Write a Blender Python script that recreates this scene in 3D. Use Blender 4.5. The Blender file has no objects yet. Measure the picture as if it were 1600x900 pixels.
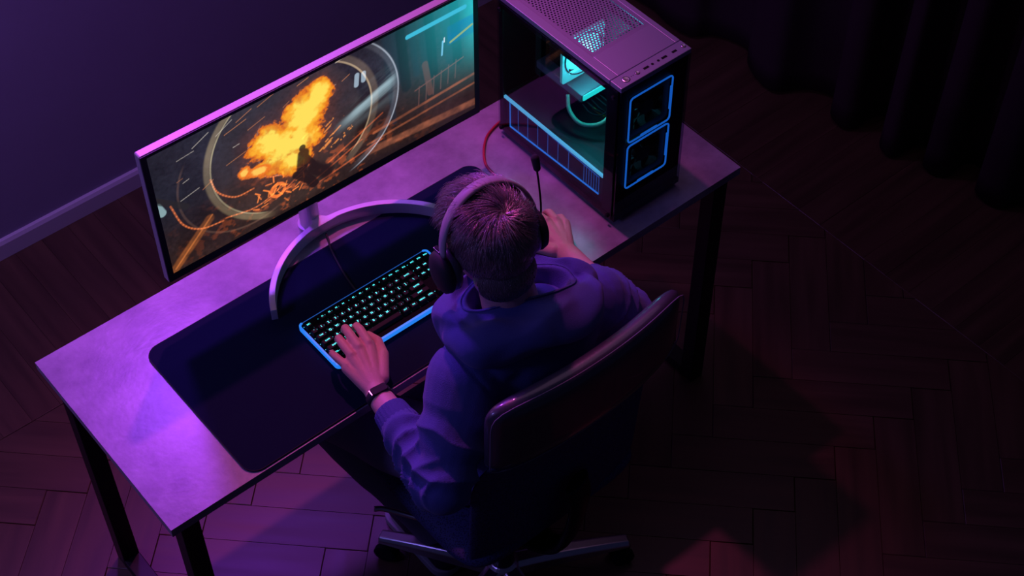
import bpy, bmesh, math, random
import numpy as np
from mathutils import Vector, Matrix, Euler, noise as mnoise

random.seed(7)
rng = np.random.RandomState(11)
SC = bpy.context.scene
COL = SC.collection
PI = math.pi

# ------------------------------------------------------------------ camera, world, lights
cam_d = bpy.data.cameras.new('camera')
cam_d.sensor_width = 36.0
cam_d.lens = 2531.24 / 1600 * 36.0
cam_d.clip_start = 0.05
cam = bpy.data.objects.new('camera', cam_d)
cam.location = (-0.5321, -1.6490, 3.2758)
cam.rotation_euler = (0.7136, 0.0062, -0.6915)
COL.objects.link(cam)
SC.camera = cam

SC.view_settings.view_transform = 'Standard'
SC.view_settings.look = 'None'
SC.view_settings.gamma = 1.0
SC.view_settings.use_curve_mapping = False
SC.view_settings.exposure = 0.0

world = bpy.data.worlds.new('world')
SC.world = world
world.use_nodes = True
bg = world.node_tree.nodes['Background']
bg.inputs[0].default_value = (0.15, 0.17, 0.60, 1)
bg.inputs[1].default_value = 0.033


def add_light(name, kind, loc, target, color, energy, size=0.1, spot=None, blend=0.5):
    d = bpy.data.lights.new(name, kind)
    d.color = color
    d.energy = energy
    if kind == 'AREA':
        d.shape = 'DISK'
        d.size = size
    else:
        d.shadow_soft_size = size
    if kind == 'SPOT':
        d.spot_size = spot
        d.spot_blend = blend
    o = bpy.data.objects.new(name, d)
    o.location = loc
    o.rotation_euler = (Vector(target) - Vector(loc)).to_track_quat('-Z', 'Y').to_euler()
    COL.objects.link(o)
    return o


# purple lamp high behind the monitor, magenta ceiling spot over the back edge of the desk, violet wash by the wall
add_light('violet_lamp', 'SPOT', (0.62, 1.36, 2.25), (0.28, -0.03, 0.74), (0.36, 0.05, 1.0), 84, 0.09, math.radians(62), 1.0)
add_light('magenta_spot', 'SPOT', (1.08, 1.05, 3.0), (0.48, 0.05, 0.2), (1.0, 0.11, 0.56), 100, 0.035, math.radians(49), 1.0)
add_light('wall_wash', 'AREA', (0.65, 1.08, 2.45), (0.65, 1.53, 2.35), (0.42, 0.12, 1.0), 5, 0.30)
add_light('violet_wash', 'AREA', (-0.50, 1.12, 1.7), (-0.1, 1.52, 0.9), (0.54, 0.22, 1.0), 5.0, 0.25)
add_light('left_violet_lamp', 'AREA', (-1.3, 0.32, 2.1), (0.5, -0.15, 0.9), (0.26, 0.20, 1.0), 6.5, 0.4)
add_light('right_violet_lamp', 'AREA', (1.15, 1.42, 2.3), (1.25, 0.2, 0.74), (0.40, 0.13, 1.0), 4.5, 0.2)
add_light('room_fill', 'AREA', (2.0, 0.6, 3.3), (1.6, -0.1, 0.0), (0.95, 0.50, 1.0), 4.5, 2.4)  # large soft overhead fill, added to lift the dark floor


# ------------------------------------------------------------------ materials
def mat(name, color, rough=0.5, metal=0.0, emit=None, estr=0.0, bump=0.0, bscale=200.0, var=0.0, vscale=8.0,
        spec=0.5, coat=0.0, sheen=0.0):
    m = bpy.data.materials.new(name)
    m.use_nodes = True
    nt = m.node_tree
    b = nt.nodes['Principled BSDF']
    b.inputs['Base Color'].default_value = (*color, 1)
    b.inputs['Roughness'].default_value = rough
    b.inputs['Metallic'].default_value = metal
    b.inputs['Specular IOR Level'].default_value = spec
    b.inputs['Coat Weight'].default_value = coat
    b.inputs['Sheen Weight'].default_value = sheen
    if emit:
        b.inputs['Emission Color'].default_value = (*emit, 1)
        b.inputs['Emission Strength'].default_value = estr
    tc = nt.nodes.new('ShaderNodeTexCoord')
    if var:
        n = nt.nodes.new('ShaderNodeTexNoise')
        n.inputs['Scale'].default_value = vscale
        n.inputs['Detail'].default_value = 8
        n.inputs['Roughness'].default_value = 0.65
        nt.links.new(tc.outputs['Object'], n.inputs['Vector'])
        r = nt.nodes.new('ShaderNodeMapRange')
        r.inputs['From Min'].default_value = 0.3
        r.inputs['From Max'].default_value = 0.7
        r.inputs['To Min'].default_value = 1 - var
        r.inputs['To Max'].default_value = 1 + var
        nt.links.new(n.outputs['Fac'], r.inputs['Value'])
        mx = nt.nodes.new('ShaderNodeVectorMath')
        mx.operation = 'SCALE'
        mx.inputs[0].default_value = color
        nt.links.new(r.outputs[0], mx.inputs['Scale'])
        nt.links.new(mx.outputs[0], b.inputs['Base Color'])
    if bump:
        n2 = nt.nodes.new('ShaderNodeTexNoise')
        n2.inputs['Scale'].default_value = bscale
        n2.inputs['Detail'].default_value = 4
        nt.links.new(tc.outputs['Object'], n2.inputs['Vector'])
        bp = nt.nodes.new('ShaderNodeBump')
        bp.inputs['Strength'].default_value = bump
        bp.inputs['Distance'].default_value = 0.002
        nt.links.new(n2.outputs['Fac'], bp.inputs['Height'])
        nt.links.new(bp.outputs[0], b.inputs['Normal'])
    return m


def glass_mat(name, tint, gloss=0.9, rough=0.02):
    m = bpy.data.materials.new(name)
    m.use_nodes = True
    nt = m.node_tree
    for n in list(nt.nodes):
        if n.type != 'OUTPUT_MATERIAL':
            nt.nodes.remove(n)
    out = [n for n in nt.nodes if n.type == 'OUTPUT_MATERIAL'][0]
    t = nt.nodes.new('ShaderNodeBsdfTransparent')
    t.inputs[0].default_value = (*tint, 1)
    g = nt.nodes.new('ShaderNodeBsdfGlossy')
    g.inputs['Color'].default_value = (gloss, gloss, gloss, 1)
    g.inputs['Roughness'].default_value = rough
    f = nt.nodes.new('ShaderNodeFresnel')
    f.inputs[0].default_value = 1.45
    mx = nt.nodes.new('ShaderNodeMixShader')
    ge = nt.nodes.new('ShaderNodeNewGeometry')
    inv = nt.nodes.new('ShaderNodeMath'); inv.operation = 'SUBTRACT'; inv.inputs[0].default_value = 1.0
    nt.links.new(ge.outputs['Backfacing'], inv.inputs[1])
    mu = nt.nodes.new('ShaderNodeMath'); mu.operation = 'MULTIPLY'
    nt.links.new(f.outputs[0], mu.inputs[0]); nt.links.new(inv.outputs[0], mu.inputs[1])
    nt.links.new(mu.outputs[0], mx.inputs[0])
    nt.links.new(t.outputs[0], mx.inputs[1])
    nt.links.new(g.outputs[0], mx.inputs[2])
    nt.links.new(mx.outputs[0], out.inputs[0])
    return m


M = {}
M['desk_top'] = mat('desk_concrete', (0.32, 0.29, 0.36), 0.30, bump=0.12, bscale=90, var=0.38, vscale=9.0)
M['desk_edge'] = mat('desk_edge', (0.03, 0.02, 0.024), 0.5)
M['black_metal'] = mat('black_metal', (0.02, 0.02, 0.025), 0.45, 0.6)
M['pad'] = mat('pad_cloth', (0.005, 0.011, 0.036), 0.8, bump=0.2, bscale=900, spec=0.10)
M['pad_edge'] = mat('pad_stitching', (0.012, 0.012, 0.02), 0.8)
M['plastic'] = mat('black_plastic', (0.010, 0.010, 0.014), 0.55, spec=0.15)
M['plastic_matte'] = mat('matte_black_plastic', (0.022, 0.021, 0.026), 0.65)
M['mon_silver'] = mat('monitor_silver', (0.45, 0.44, 0.46), 0.38, 0.2)
M['bezel'] = mat('bezel', (0.008, 0.008, 0.012), 0.5)
M['stand'] = mat('stand_grey', (0.70, 0.66, 0.74), 0.35, 0.3)
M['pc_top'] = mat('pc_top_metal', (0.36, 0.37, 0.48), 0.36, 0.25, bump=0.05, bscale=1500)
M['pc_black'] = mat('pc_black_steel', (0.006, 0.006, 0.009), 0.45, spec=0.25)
M['pc_shroud'] = mat('pc_shroud', (0.03, 0.04, 0.045), 0.45)
M['board'] = mat('circuit_board', (0.012, 0.02, 0.022), 0.5, bump=0.5, bscale=300)
M['white_plastic'] = mat('white_plastic', (0.7, 0.75, 0.75), 0.4)
M['gpu'] = mat('graphics_card_metal', (0.25, 0.30, 0.33), 0.35, 0.5)
M['copper'] = mat('heat_fins', (0.06, 0.06, 0.07), 0.45, 0.6)
M['led_blue'] = mat('blue_light', (0.01, 0.05, 0.2), 0.4, emit=(0.018, 0.215, 0.88), estr=1.0)
M['led_blue_dim'] = mat('dim_blue_light', (0.01, 0.03, 0.1), 0.4, emit=(0.012, 0.09, 0.42), estr=0.8)
M['led_sky'] = mat('sky_light', (0.05, 0.2, 0.3), 0.4, emit=(0.11, 0.52, 0.86), estr=1.0)
M['led_cyan'] = mat('cyan_light', (0.05, 0.3, 0.3), 0.4, emit=(0.02, 0.88, 0.80), estr=1.1)
M['fan_glow'] = mat('lit_fan_plastic', (0.5, 0.7, 0.7), 0.4, emit=(0.03, 0.72, 0.74), estr=1.0)
M['fan_frame'] = mat('pale_fan_frame', (0.5, 0.6, 0.6), 0.4, emit=(0.01, 0.42, 0.44), estr=0.4)  # pale frame; cyan light falling on it is put in as weak emission
M['fan_core'] = mat('lit_fan_centre', (0.5, 0.7, 0.7), 0.4, emit=(0.35, 1.0, 0.95), estr=1.1)
M['key'] = mat('keycap', (0.007, 0.008, 0.010), 0.5, spec=0.15)
M['kb_black'] = mat('keyboard_black', (0.003, 0.004, 0.007), 0.6, spec=0.06)
M['key_light'] = mat('key_backlight', (0.02, 0.1, 0.1), 0.5, emit=(0.06, 0.80, 0.82), estr=1.9)
M['key_glow'] = mat('key_underglow', (0.02, 0.1, 0.1), 0.5, emit=(0.02, 0.40, 0.50), estr=1.6)
M['skin'] = mat('skin', (0.66, 0.36, 0.34), 0.5, bump=0.25, bscale=420, var=0.06, vscale=40)
M['skin'].node_tree.nodes['Principled BSDF'].inputs['Subsurface Weight'].default_value = 0.0
M['nail'] = mat('nail', (0.68, 0.48, 0.44), 0.3)
M['hair'] = mat('hair', (0.46, 0.36, 0.38), 0.34, 0.55, spec=1.0)
M['hoodie'] = mat('hoodie_cloth', (0.085, 0.105, 0.31), 0.9, bump=0.5, bscale=600, spec=0.15, sheen=0.15)
M['rib'] = mat('hoodie_rib', (0.07, 0.085, 0.26), 0.9, bump=0.8, bscale=400, spec=0.15)
M['jeans'] = mat('jeans', (0.22, 0.19, 0.32), 0.85, bump=0.5, bscale=500)
M['shoe'] = mat('shoe', (0.03, 0.03, 0.04), 0.6)
M['sole'] = mat('sole', (0.3, 0.3, 0.32), 0.6)
M['leather'] = mat('black_leather', (0.060, 0.058, 0.075), 0.38, bump=0.15, bscale=160, spec=0.8, coat=0.7)
M['stitch'] = mat('grey_stitching', (0.22, 0.2, 0.26), 0.5)
M['chrome'] = mat('polished_metal', (0.75, 0.7, 0.75), 0.30, 1.0)
M['band'] = mat('headband_grey', (0.40, 0.36, 0.40), 0.5)
M['foam'] = mat('mic_foam', (0.03, 0.03, 0.035), 0.95, bump=0.9, bscale=900)
M['red_cable'] = mat('red_rubber', (0.45, 0.02, 0.04), 0.45)
M['yellow_cable'] = mat('yellow_rubber', (0.6, 0.4, 0.05), 0.45)
M['green_cable'] = mat('pale_green_rubber', (0.25, 0.6, 0.42), 0.4)
M['wall'] = mat('wall_paint', (0.30, 0.27, 0.38), 0.85, bump=0.15, bscale=60, var=0.04, vscale=3)
M['base'] = mat('baseboard_paint', (0.6, 0.56, 0.62), 0.4)
M['curtain'] = mat('curtain_cloth', (0.055, 0.032, 0.036), 0.9, bump=0.4, bscale=500, spec=0.1)
M['glass'] = glass_mat('side_glass', (0.78, 0.80, 0.84))
M['dark_glass'] = glass_mat('smoked_glass', (0.60, 0.66, 0.74))
M['filter'] = mat('filter_mesh', (0.28, 0.28, 0.37), 0.5, 0.2)

# chair mesh cloth: blue-black woven net
def net_mat():
    m = mat('chair_net', (0.035, 0.04, 0.11), 0.7)
    nt = m.node_tree
    b = nt.nodes['Principled BSDF']
    tc = nt.nodes.new('ShaderNodeTexCoord')
    w = nt.nodes.new('ShaderNodeTexVoronoi')
    w.inputs['Scale'].default_value = 260
    nt.links.new(tc.outputs['Object'], w.inputs['Vector'])
    r = nt.nodes.new('ShaderNodeValToRGB')
    r.color_ramp.elements[0].position = 0.2
    r.color_ramp.elements[0].color = (0.010, 0.012, 0.04, 1)
    r.color_ramp.elements[1].position = 0.55
    r.color_ramp.elements[1].color = (0.05, 0.06, 0.17, 1)
    nt.links.new(w.outputs['Distance'], r.inputs[0])
    nt.links.new(r.outputs[0], b.inputs['Base Color'])
    return m
M['net'] = net_mat()

def wood_mat():
    m = mat('parquet', (0.10, 0.05, 0.035), 0.42)
    nt = m.node_tree
    b = nt.nodes['Principled BSDF']
    at = nt.nodes.new('ShaderNodeAttribute')
    at.attribute_name = 'plank'
    n = nt.nodes.new('ShaderNodeTexNoise')
    n.inputs['Scale'].default_value = 9
    n.inputs['Detail'].default_value = 7
    nt.links.new(at.outputs['Vector'], n.inputs['Vector'])
    r = nt.nodes.new('ShaderNodeValToRGB')
    r.color_ramp.elements[0].position = 0.3
    r.color_ramp.elements[0].color = (0.058, 0.031, 0.017, 1)
    r.color_ramp.elements[1].position = 0.7
    r.color_ramp.elements[1].color = (0.105, 0.056, 0.028, 1)
    nt.links.new(n.outputs['Fac'], r.inputs[0])
    nt.links.new(r.outputs[0], b.inputs['Base Color'])
    rr = nt.nodes.new('ShaderNodeMapRange')
    rr.inputs['To Min'].default_value = 0.30
    rr.inputs['To Max'].default_value = 0.52
    nt.links.new(n.outputs['Fac'], rr.inputs['Value'])
    nt.links.new(rr.outputs[0], b.inputs['Roughness'])
    return m
M['wood'] = wood_mat()
M['gap'] = mat('floor_joint', (0.012, 0.008, 0.008), 0.9, spec=0.05)


# ------------------------------------------------------------------ helpers
def link_mesh(name, me, material=None, parent=None, smooth=False):
    if material is not None:
        me.materials.clear()
        for mm in (material if isinstance(material, (list, tuple)) else [material]):
            me.materials.append(mm)
    if smooth:
        me.polygons.foreach_set('use_smooth', [True] * len(me.polygons))
    o = bpy.data.objects.new(name, me)
    COL.objects.link(o)
    if parent is not None:
        o.parent = parent
        o.matrix_parent_inverse = parent.matrix_world.inverted() if False else Matrix()
    return o


def obj(name, bm, material, parent=None, smooth=False, bevel=0.0, seg=2):
    me = bpy.data.meshes.new(name)
    bmesh.ops.recalc_face_normals(bm, faces=bm.faces[:])
    bm.to_mesh(me)
    bm.free()
    o = link_mesh(name, me, material, parent, smooth)
    if bevel:
        md = o.modifiers.new('bevel', 'BEVEL')
        md.width = bevel
        md.segments = seg
        md.limit_method = 'ANGLE'
        md.angle_limit = math.radians(40)
    return o


def empty(name, loc, rot=(0, 0, 0)):
    o = bpy.data.objects.new(name, None)
    o.location = loc
    o.rotation_euler = rot
    COL.objects.link(o)
    return o


def tag(o, label=None, cat=None, group=None, kind=None):
    if label: o['label'] = label
    if cat: o['category'] = cat
    if group: o['group'] = group
    if kind: o['kind'] = kind
    return o


def box(bm, x0, x1, y0, y1, z0, z1, mtx=None, mi=0):
    vs = [bm.verts.new((x, y, z)) for z in (z0, z1) for x, y in ((x0, y0), (x1, y0), (x1, y1), (x0, y1))]
    fs = [(3, 2, 1, 0), (4, 5, 6, 7), (0, 1, 5, 4), (1, 2, 6, 5), (2, 3, 7, 6), (3, 0, 4, 7)]
    out = []
    for f in fs:
        fa = bm.faces.new([vs[i] for i in f])
        fa.material_index = mi
        out.append(fa)
    if mtx is not None:
        for v in vs: v.co = mtx @ v.co
    return out


def tube(bm, pts, r, seg=10, closed=False, caps=True, flat=None):
    """swept circle (or ellipse flat=(a, b) along side/normal) through pts; r number or list"""
    pts = [Vector(p) for p in pts]
    n = len(pts)
    rs = r if isinstance(r, (list, tuple)) else [r] * n
    rings = []
    ref = None
    for i, p in enumerate(pts):
        if closed:
            t = (pts[(i + 1) % n] - pts[i - 1]).normalized()
        else:
            t = (pts[min(i + 1, n - 1)] - pts[max(i - 1, 0)]).normalized()
        if ref is None:
            ref = Vector((0, 0, 1)) if abs(t.z) < 0.9 else Vector((1, 0, 0))
        s = t.cross(ref).normalized()
        u = s.cross(t).normalized()
        ref = u
        a, b = (rs[i], rs[i]) if flat is None else (flat[0] * rs[i], flat[1] * rs[i])
        rings.append([bm.verts.new(p + s * (a * math.cos(2 * PI * k / seg)) + u * (b * math.sin(2 * PI * k / seg))) for k in range(seg)])
    m = n if closed else n - 1
    for i in range(m):
        A, B = rings[i], rings[(i + 1) % n]
        for k in range(seg):
            f = bm.faces.new([A[k], A[(k + 1) % seg], B[(k + 1) % seg], B[k]])
            f.smooth = True
    if caps and not closed:
        bm.faces.new(rings[0][::-1])
        bm.faces.new(rings[-1])


def lathe(bm, prof, seg=24, mtx=None, cap=True):
    """prof: list of (r, z) around the local z axis"""
    rings = []
    for r, z in prof:
        ring = [bm.verts.new((r * math.cos(2 * PI * k / seg), r * math.sin(2 * PI * k / seg), z)) for k in range(seg)]
        rings.append(ring)
    for A, B in zip(rings, rings[1:]):
        for k in range(seg):
            bm.faces.new([A[k], A[(k + 1) % seg], B[(k + 1) % seg], B[k]])
    if cap:
        bm.faces.new(rings[0][::-1]); bm.faces.new(rings[-1])
    if mtx is not None:
        for ring in rings:
            for v in ring: v.co = mtx @ v.co


def rrect(x0, x1, y0, y1, r, n=8):
    out = []
    for cx, cy, a0 in ((x1 - r, y1 - r, 0), (x0 + r, y1 - r, 90), (x0 + r, y0 + r, 180), (x1 - r, y0 + r, 270)):
        for k in range(n + 1):
            a = math.radians(a0 + 90 * k / n)
            out.append((cx + r * math.cos(a), cy + r * math.sin(a)))
    return out


def prism(bm, outline, z0, z1, mtx=None):
    A = [bm.verts.new((x, y, z0)) for x, y in outline]
    B = [bm.verts.new((x, y, z1)) for x, y in outline]
    n = len(A)
    for k in range(n):
        bm.faces.new([A[k], A[(k + 1) % n], B[(k + 1) % n], B[k]])
    bm.faces.new(A[::-1]); bm.faces.new(B)
    if mtx is not None:
        for v in A + B: v.co = mtx @ v.co


def spline(pts, n=8):
    """Catmull-Rom through pts"""
    P = [Vector(p) for p in pts]
    P = [P[0] * 2 - P[1]] + P + [P[-1] * 2 - P[-2]]
    out = []
    for i in range(1, len(P) - 2):
        a, b, c, d = P[i - 1:i + 3]
        for k in range(n):
            t = k / n
            out.append(0.5 * ((2 * b) + (c - a) * t + (2 * a - 5 * b + 4 * c - d) * t * t + (3 * b - a - 3 * c + d) * t ** 3))
    out.append(P[-2])
    return out


def limb(bm, a, b, ra, rb, seg=20):
    """tapered capsule"""
    a, b = Vector(a), Vector(b)
    d = b - a
    L = d.length
    q = d.to_track_quat('Z', 'Y').to_matrix().to_4x4()
    prof = []
    for k in range(7):
        t = -PI / 2 + (PI / 2) * k / 6
        prof.append((max(ra * math.cos(t), 1e-4), ra * math.sin(t)))
    for k in range(7):
        t = (PI / 2) * k / 6
        prof.append((max(rb * math.cos(t), 1e-4), L + rb * math.sin(t)))
    lathe(bm, prof, seg, Matrix.Translation(a) @ q)


def ellipsoid(bm, c, r, mtx=None, u=28, v=18):
    m = Matrix.Translation(c) @ Matrix.Diagonal((*r, 1))
    if mtx is not None: m = mtx @ m
    bmesh.ops.create_uvsphere(bm, u_segments=u, v_segments=v, radius=1.0, matrix=m)


def remesh(bm, voxel, smooth=6, factor=0.5, name='tmp'):
    me = bpy.data.meshes.new(name)
    bmesh.ops.recalc_face_normals(bm, faces=bm.faces[:])
    bm.to_mesh(me); bm.free()
    o = bpy.data.objects.new(name, me)
    COL.objects.link(o)
    r = o.modifiers.new('r', 'REMESH')
    r.mode = 'VOXEL'
    r.voxel_size = voxel
    r.use_smooth_shade = True
    if smooth:
        s = o.modifiers.new('s', 'SMOOTH')
        s.iterations = smooth
        s.factor = factor
    dg = bpy.context.evaluated_depsgraph_get()
    out = bpy.data.meshes.new_from_object(o.evaluated_get(dg))
    bpy.data.objects.remove(o)
    bpy.data.meshes.remove(me)
    out.name = name
    return out


def mesh_arrays(me):
    n = len(me.vertices)
    co = np.empty(n * 3, np.float32); me.vertices.foreach_get('co', co)
    no = np.empty(n * 3, np.float32); me.vertices.foreach_get('normal', no)
    return co.reshape(-1, 3), no.reshape(-1, 3)


def grid_mesh(name, P, closed_u=False, closed_v=False):
    """P: array (nu, nv, 3)"""
    nu, nv = P.shape[:2]
    me = bpy.data.meshes.new(name)
    faces = []
    for i in range(nu if closed_u else nu - 1):
        for j in range(nv if closed_v else nv - 1):
            a, b = i * nv + j, ((i + 1) % nu) * nv + j
            j2 = (j + 1) % nv
            faces.append((a, b, ((i + 1) % nu) * nv + j2, i * nv + j2))
    me.from_pydata([tuple(map(float, p)) for p in P.reshape(-1, 3)], [], faces)
    me.update()
    return me


def pillow(bm, hw, hh, T, fn, n=10.0, res=28, p=6.0):
    """padded rounded slab; fn(x, z, off) -> world point, off along the thickness"""
    us = np.sign(np.linspace(-1, 1, res)) * (1 - (1 - np.abs(np.linspace(-1, 1, res))) ** 1.6)
    front, back = {}, {}
    for i, u in enumerate(us):
        for j, v in enumerate(us):
            m = max(abs(u), abs(v))
            s = 1.0 if m < 1e-6 else m / ((abs(u) ** n + abs(v) ** n) ** (1 / n))
            x, z = u * s * hw, v * s * hh
            t = T / 2 * max(0.0, 1 - m ** p) ** 0.5
            if m > 0.9999:
                front[i, j] = back[i, j] = bm.verts.new(fn(x, z, 0.0))
            else:
                front[i, j] = bm.verts.new(fn(x, z, t)); back[i, j] = bm.verts.new(fn(x, z, -t))
    for i in range(res - 1):
        for j in range(res - 1):
            for d, rev in ((front, False), (back, True)):
                vs = [d[i, j], d[i + 1, j], d[i + 1, j + 1], d[i, j + 1]]
                if rev: vs = vs[::-1]
                f = bm.faces.new(vs)
                f.smooth = True


# ------------------------------------------------------------------ the room
def clip_poly(poly, axis, lim, keep_less):
    out = []
    for a, b in zip(poly, poly[1:] + poly[:1]):
        ia = (a[axis] <= lim) == keep_less
        ib = (b[axis] <= lim) == keep_less
        if ia: out.append(a)
        if ia != ib:
            t = (lim - a[axis]) / (b[axis] - a[axis])
            out.append((a[0] + t * (b[0] - a[0]), a[1] + t * (b[1] - a[1])))
    return out


def build_floor():
    W, L = 0.10, 0.40
    verts, faces, attr, mats = [], [], [], []
    c45 = math.sqrt(0.5)
    org = (1.825 - W * c45, -0.075 - W * c45)
    X0, X1, Y0, Y1 = -1.7, 2.06, -1.9, 0.98
    FX, FY = 2.75, 1.53

    def plank(poly, hint):
        if len(poly) < 3: return
        area = abs(sum(a[0] * b[1] - b[0] * a[1] for a, b in zip(poly, poly[1:] + poly[:1]))) / 2
        if area < 2e-4: return
        cx = sum(p[0] for p in poly) / len(poly); cy = sum(p[1] for p in poly) / len(poly)
        dz = random.uniform(-0.0004, 0); tx, ty = random.uniform(-.002, .002), random.uniform(-.002, .002)
        off = (random.uniform(0, 50), random.uniform(0, 50), random.uniform(0, 50))
        base = len(verts)
        n = len(poly)
        for k, (inset, z) in enumerate(((0.0007, -0.006), (0.0007, -0.0012), (0.0022, 0.0))):
            for x, y in poly:
                dx, dy = cx - x, cy - y
                d = math.hypot(dx, dy)
                xx, yy = x + dx / d * inset * 1.3, y + dy / d * inset * 1.3
                zz = z if z < -0.005 else z + dz + (xx - cx) * tx + (yy - cy) * ty - 0.0004
                verts.append((xx, yy, zz))
                a, b = hint
                along = (xx * a + yy * b) * 0.25
                across = (-xx * b + yy * a) * 3.0
                attr.append((along + off[0], across + off[1], off[2]))
        for s in (0, 1):
            for k in range(n):
                k2 = (k + 1) % n
                faces.append((base + s * n + k, base + s * n + k2, base + (s + 1) * n + k2, base + (s + 1) * n + k))
                mats.append(0)
        faces.append(tuple(base + 2 * n + k for k in range(n)))
        mats.append(0)

    def to_world(u, v):
        return (org[0] + u * c45 + v * c45, org[1] - u * c45 + v * c45)
    for i in range(-60, 60):
        for j in range(-14, 15):
            ou, ov = i * W + j * L, i * W - j * L
            for kind in (0, 1):
                if kind == 0:
                    r = [(ou, ov), (ou + L, ov), (ou + L, ov + W), (ou, ov + W)]
                    h = (c45, -c45)
                else:
                    r = [(ou + L, ov + W - L), (ou + L + W, ov + W - L), (ou + L + W, ov + W), (ou + L, ov + W)]
                    h = (c45, c45)
                poly = [to_world(*q) for q in r]
                if max(p[0] for p in poly) < X0 or min(p[0] for p in poly) > X1 or max(p[1] for p in poly) < Y0 or min(p[1] for p in poly) > Y1:
                    continue
                for ax, lim, less in ((0, X1, True), (0, X0, False), (1, Y1, True), (1, Y0, False)):
                    if len(poly) >= 3: poly = clip_poly(poly, ax, lim, less)
                plank(poly, h)
    # straight border boards by the curtain wall and by the back wall
    y = Y0
    while y < Y1:
        plank([(X1 - .003, y), (FX, y), (FX, min(y + .08, Y1)), (X1 - .003, min(y + .08, Y1))], (1, 0)); y += .08
    x = X0
    while x < FX:
        plank([(x, Y1), (min(x + .08, FX), Y1), (min(x + .08, FX), FY), (x, FY)], (0, 1)); x += .08
    b = len(verts)
    verts += [(X0, Y0, -0.005), (FX, Y0, -0.005), (FX, FY, -0.005), (X0, FY, -0.005)]
    attr += [(0, 0, 0)] * 4
    faces.append((b, b + 1, b + 2, b + 3)); mats.append(1)
    b = len(verts)
    verts += [(X0, Y0, -0.05), (FX, Y0, -0.05), (FX, FY, -0.05), (X0, FY, -0.05)]
    attr += [(0, 0, 0)] * 4
    faces.append((b + 3, b + 2, b + 1, b)); mats.append(1)
    me = bpy.data.meshes.new('floor')
    me.from_pydata(verts, [], faces)
    a = me.attributes.new('plank', 'FLOAT_VECTOR', 'POINT')
    a.data.foreach_set('vector', np.array(attr, np.float32).ravel())
    me.materials.append(M['wood']); me.materials.append(M['gap'])
    me.polygons.foreach_set('material_index', mats)
    me.update()
    o = bpy.data.objects.new('floor', me)
    COL.objects.link(o)
    tag(o, kind='structure')


build_floor()
bm = bmesh.new(); box(bm, -1.7, 2.85, 1.53, 1.63, -0.05, 3.4)
tag(obj('wall_back', bm, M['wall']), kind='structure')
bm = bmesh.new(); box(bm, 2.75, 2.85, -1.9, 1.53, -0.05, 3.4)
tag(obj('wall_right', bm, M['wall']), kind='structure')
bm = bmesh.new()
prism(bm, [(0, 0), (0.014, 0), (0.014, 0.05), (0.009, 0.060), (0, 0.062)], -1.7, 2.75,
      Matrix(((0, 0, 1, 0), (-1, 0, 0, 1.53), (0, 1, 0, 0), (0, 0, 0, 1))))
tag(obj('baseboard_back', bm, M['base']), kind='structure')
bm = bmesh.new()
box(bm, 2.736, 2.75, -1.9, 1.515, 0, 0.06)
tag(obj('baseboard_right', bm, M['base'], bevel=0.004), kind='structure')


def build_curtain():
    ys = np.linspace(-1.35, 1.46, 420)
    zs = np.linspace(0.012, 2.9, 40)
    P = np.zeros((len(ys), len(zs), 3))
    ph = np.cumsum(0.9 + 0.5 * np.sin(ys * 3.1 + 1) + 0.3 * np.sin(ys * 7.7)) * (ys[1] - ys[0]) * 26
    for i, y in enumerate(ys):
        for j, z in enumerate(zs):
            k = z / 2.9
            amp = 0.055 * (1 - 0.35 * k) * (0.8 + 0.3 * math.sin(y * 4.3))
            c = math.cos(ph[i] + 0.5 * math.sin(z * 1.7 + y * 2))
            s = math.sin(ph[i] * 0.5 + 1.3)
            x = 2.46 + amp * c + 0.018 * s - 0.16 * (y - 0.3)
            P[i, j] = (x, y + 0.015 * math.sin(ph[i] * 2), z)
    me = grid_mesh('curtain', P)
    o = link_mesh('curtain', me, M['curtain'], smooth=True)
    md = o.modifiers.new('solid', 'SOLIDIFY'); md.thickness = 0.004
    tag(o, 'long dark floor-length curtain hanging in deep folds along the right side of the room', 'curtain')


build_curtain()


# ------------------------------------------------------------------ desk
DW, DD, DH = 1.469, 0.512, 0.74
def build_desk():
    t = empty('desk', (0, 0, 0))
    tag(t, 'long desk with mottled concrete-look top and black steel legs', 'desk')
    bm = bmesh.new()
    box(bm, 0, DW, 0, DD, DH - 0.022, DH)
    bm.faces.ensure_lookup_table()
    for f in bm.faces:
        f.material_index = 0 if f.normal.z > 0.5 or False else 1
    bm.normal_update()
    for f in bm.faces:
        f.material_index = 0 if f.normal.z > 0.5 else 1
    obj('desktop', bm, [M['desk_top'], M['desk_edge']], t)
    a, b, w, z1 = 0.022, 0.012, 0.04, DH - 0.022
    for x in (a, DW - a - w):
        for y in (b, DD - b - w):
            bm = bmesh.new(); box(bm, x, x + w, y, y + w, 0.0, z1)
            obj('leg', bm, M['black_metal'], t, bevel=0.002)
        bm = bmesh.new(); box(bm, x, x + w, b + w, DD - b - w, 0.0, w * .75)
        obj('floor_rail', bm, M['black_metal'], t, bevel=0.002)
        bm = bmesh.new(); box(bm, x, x + w, b + w, DD - b - w, z1 - w, z1)
        obj('side_rail', bm, M['black_metal'], t, bevel=0.002)
    bm = bmesh.new(); box(bm, a + w, DW - a - w, DD - b - w, DD - b, z1 - w, z1)
    obj('back_rail', bm, M['black_metal'], t, bevel=0.002)
build_desk()

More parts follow.
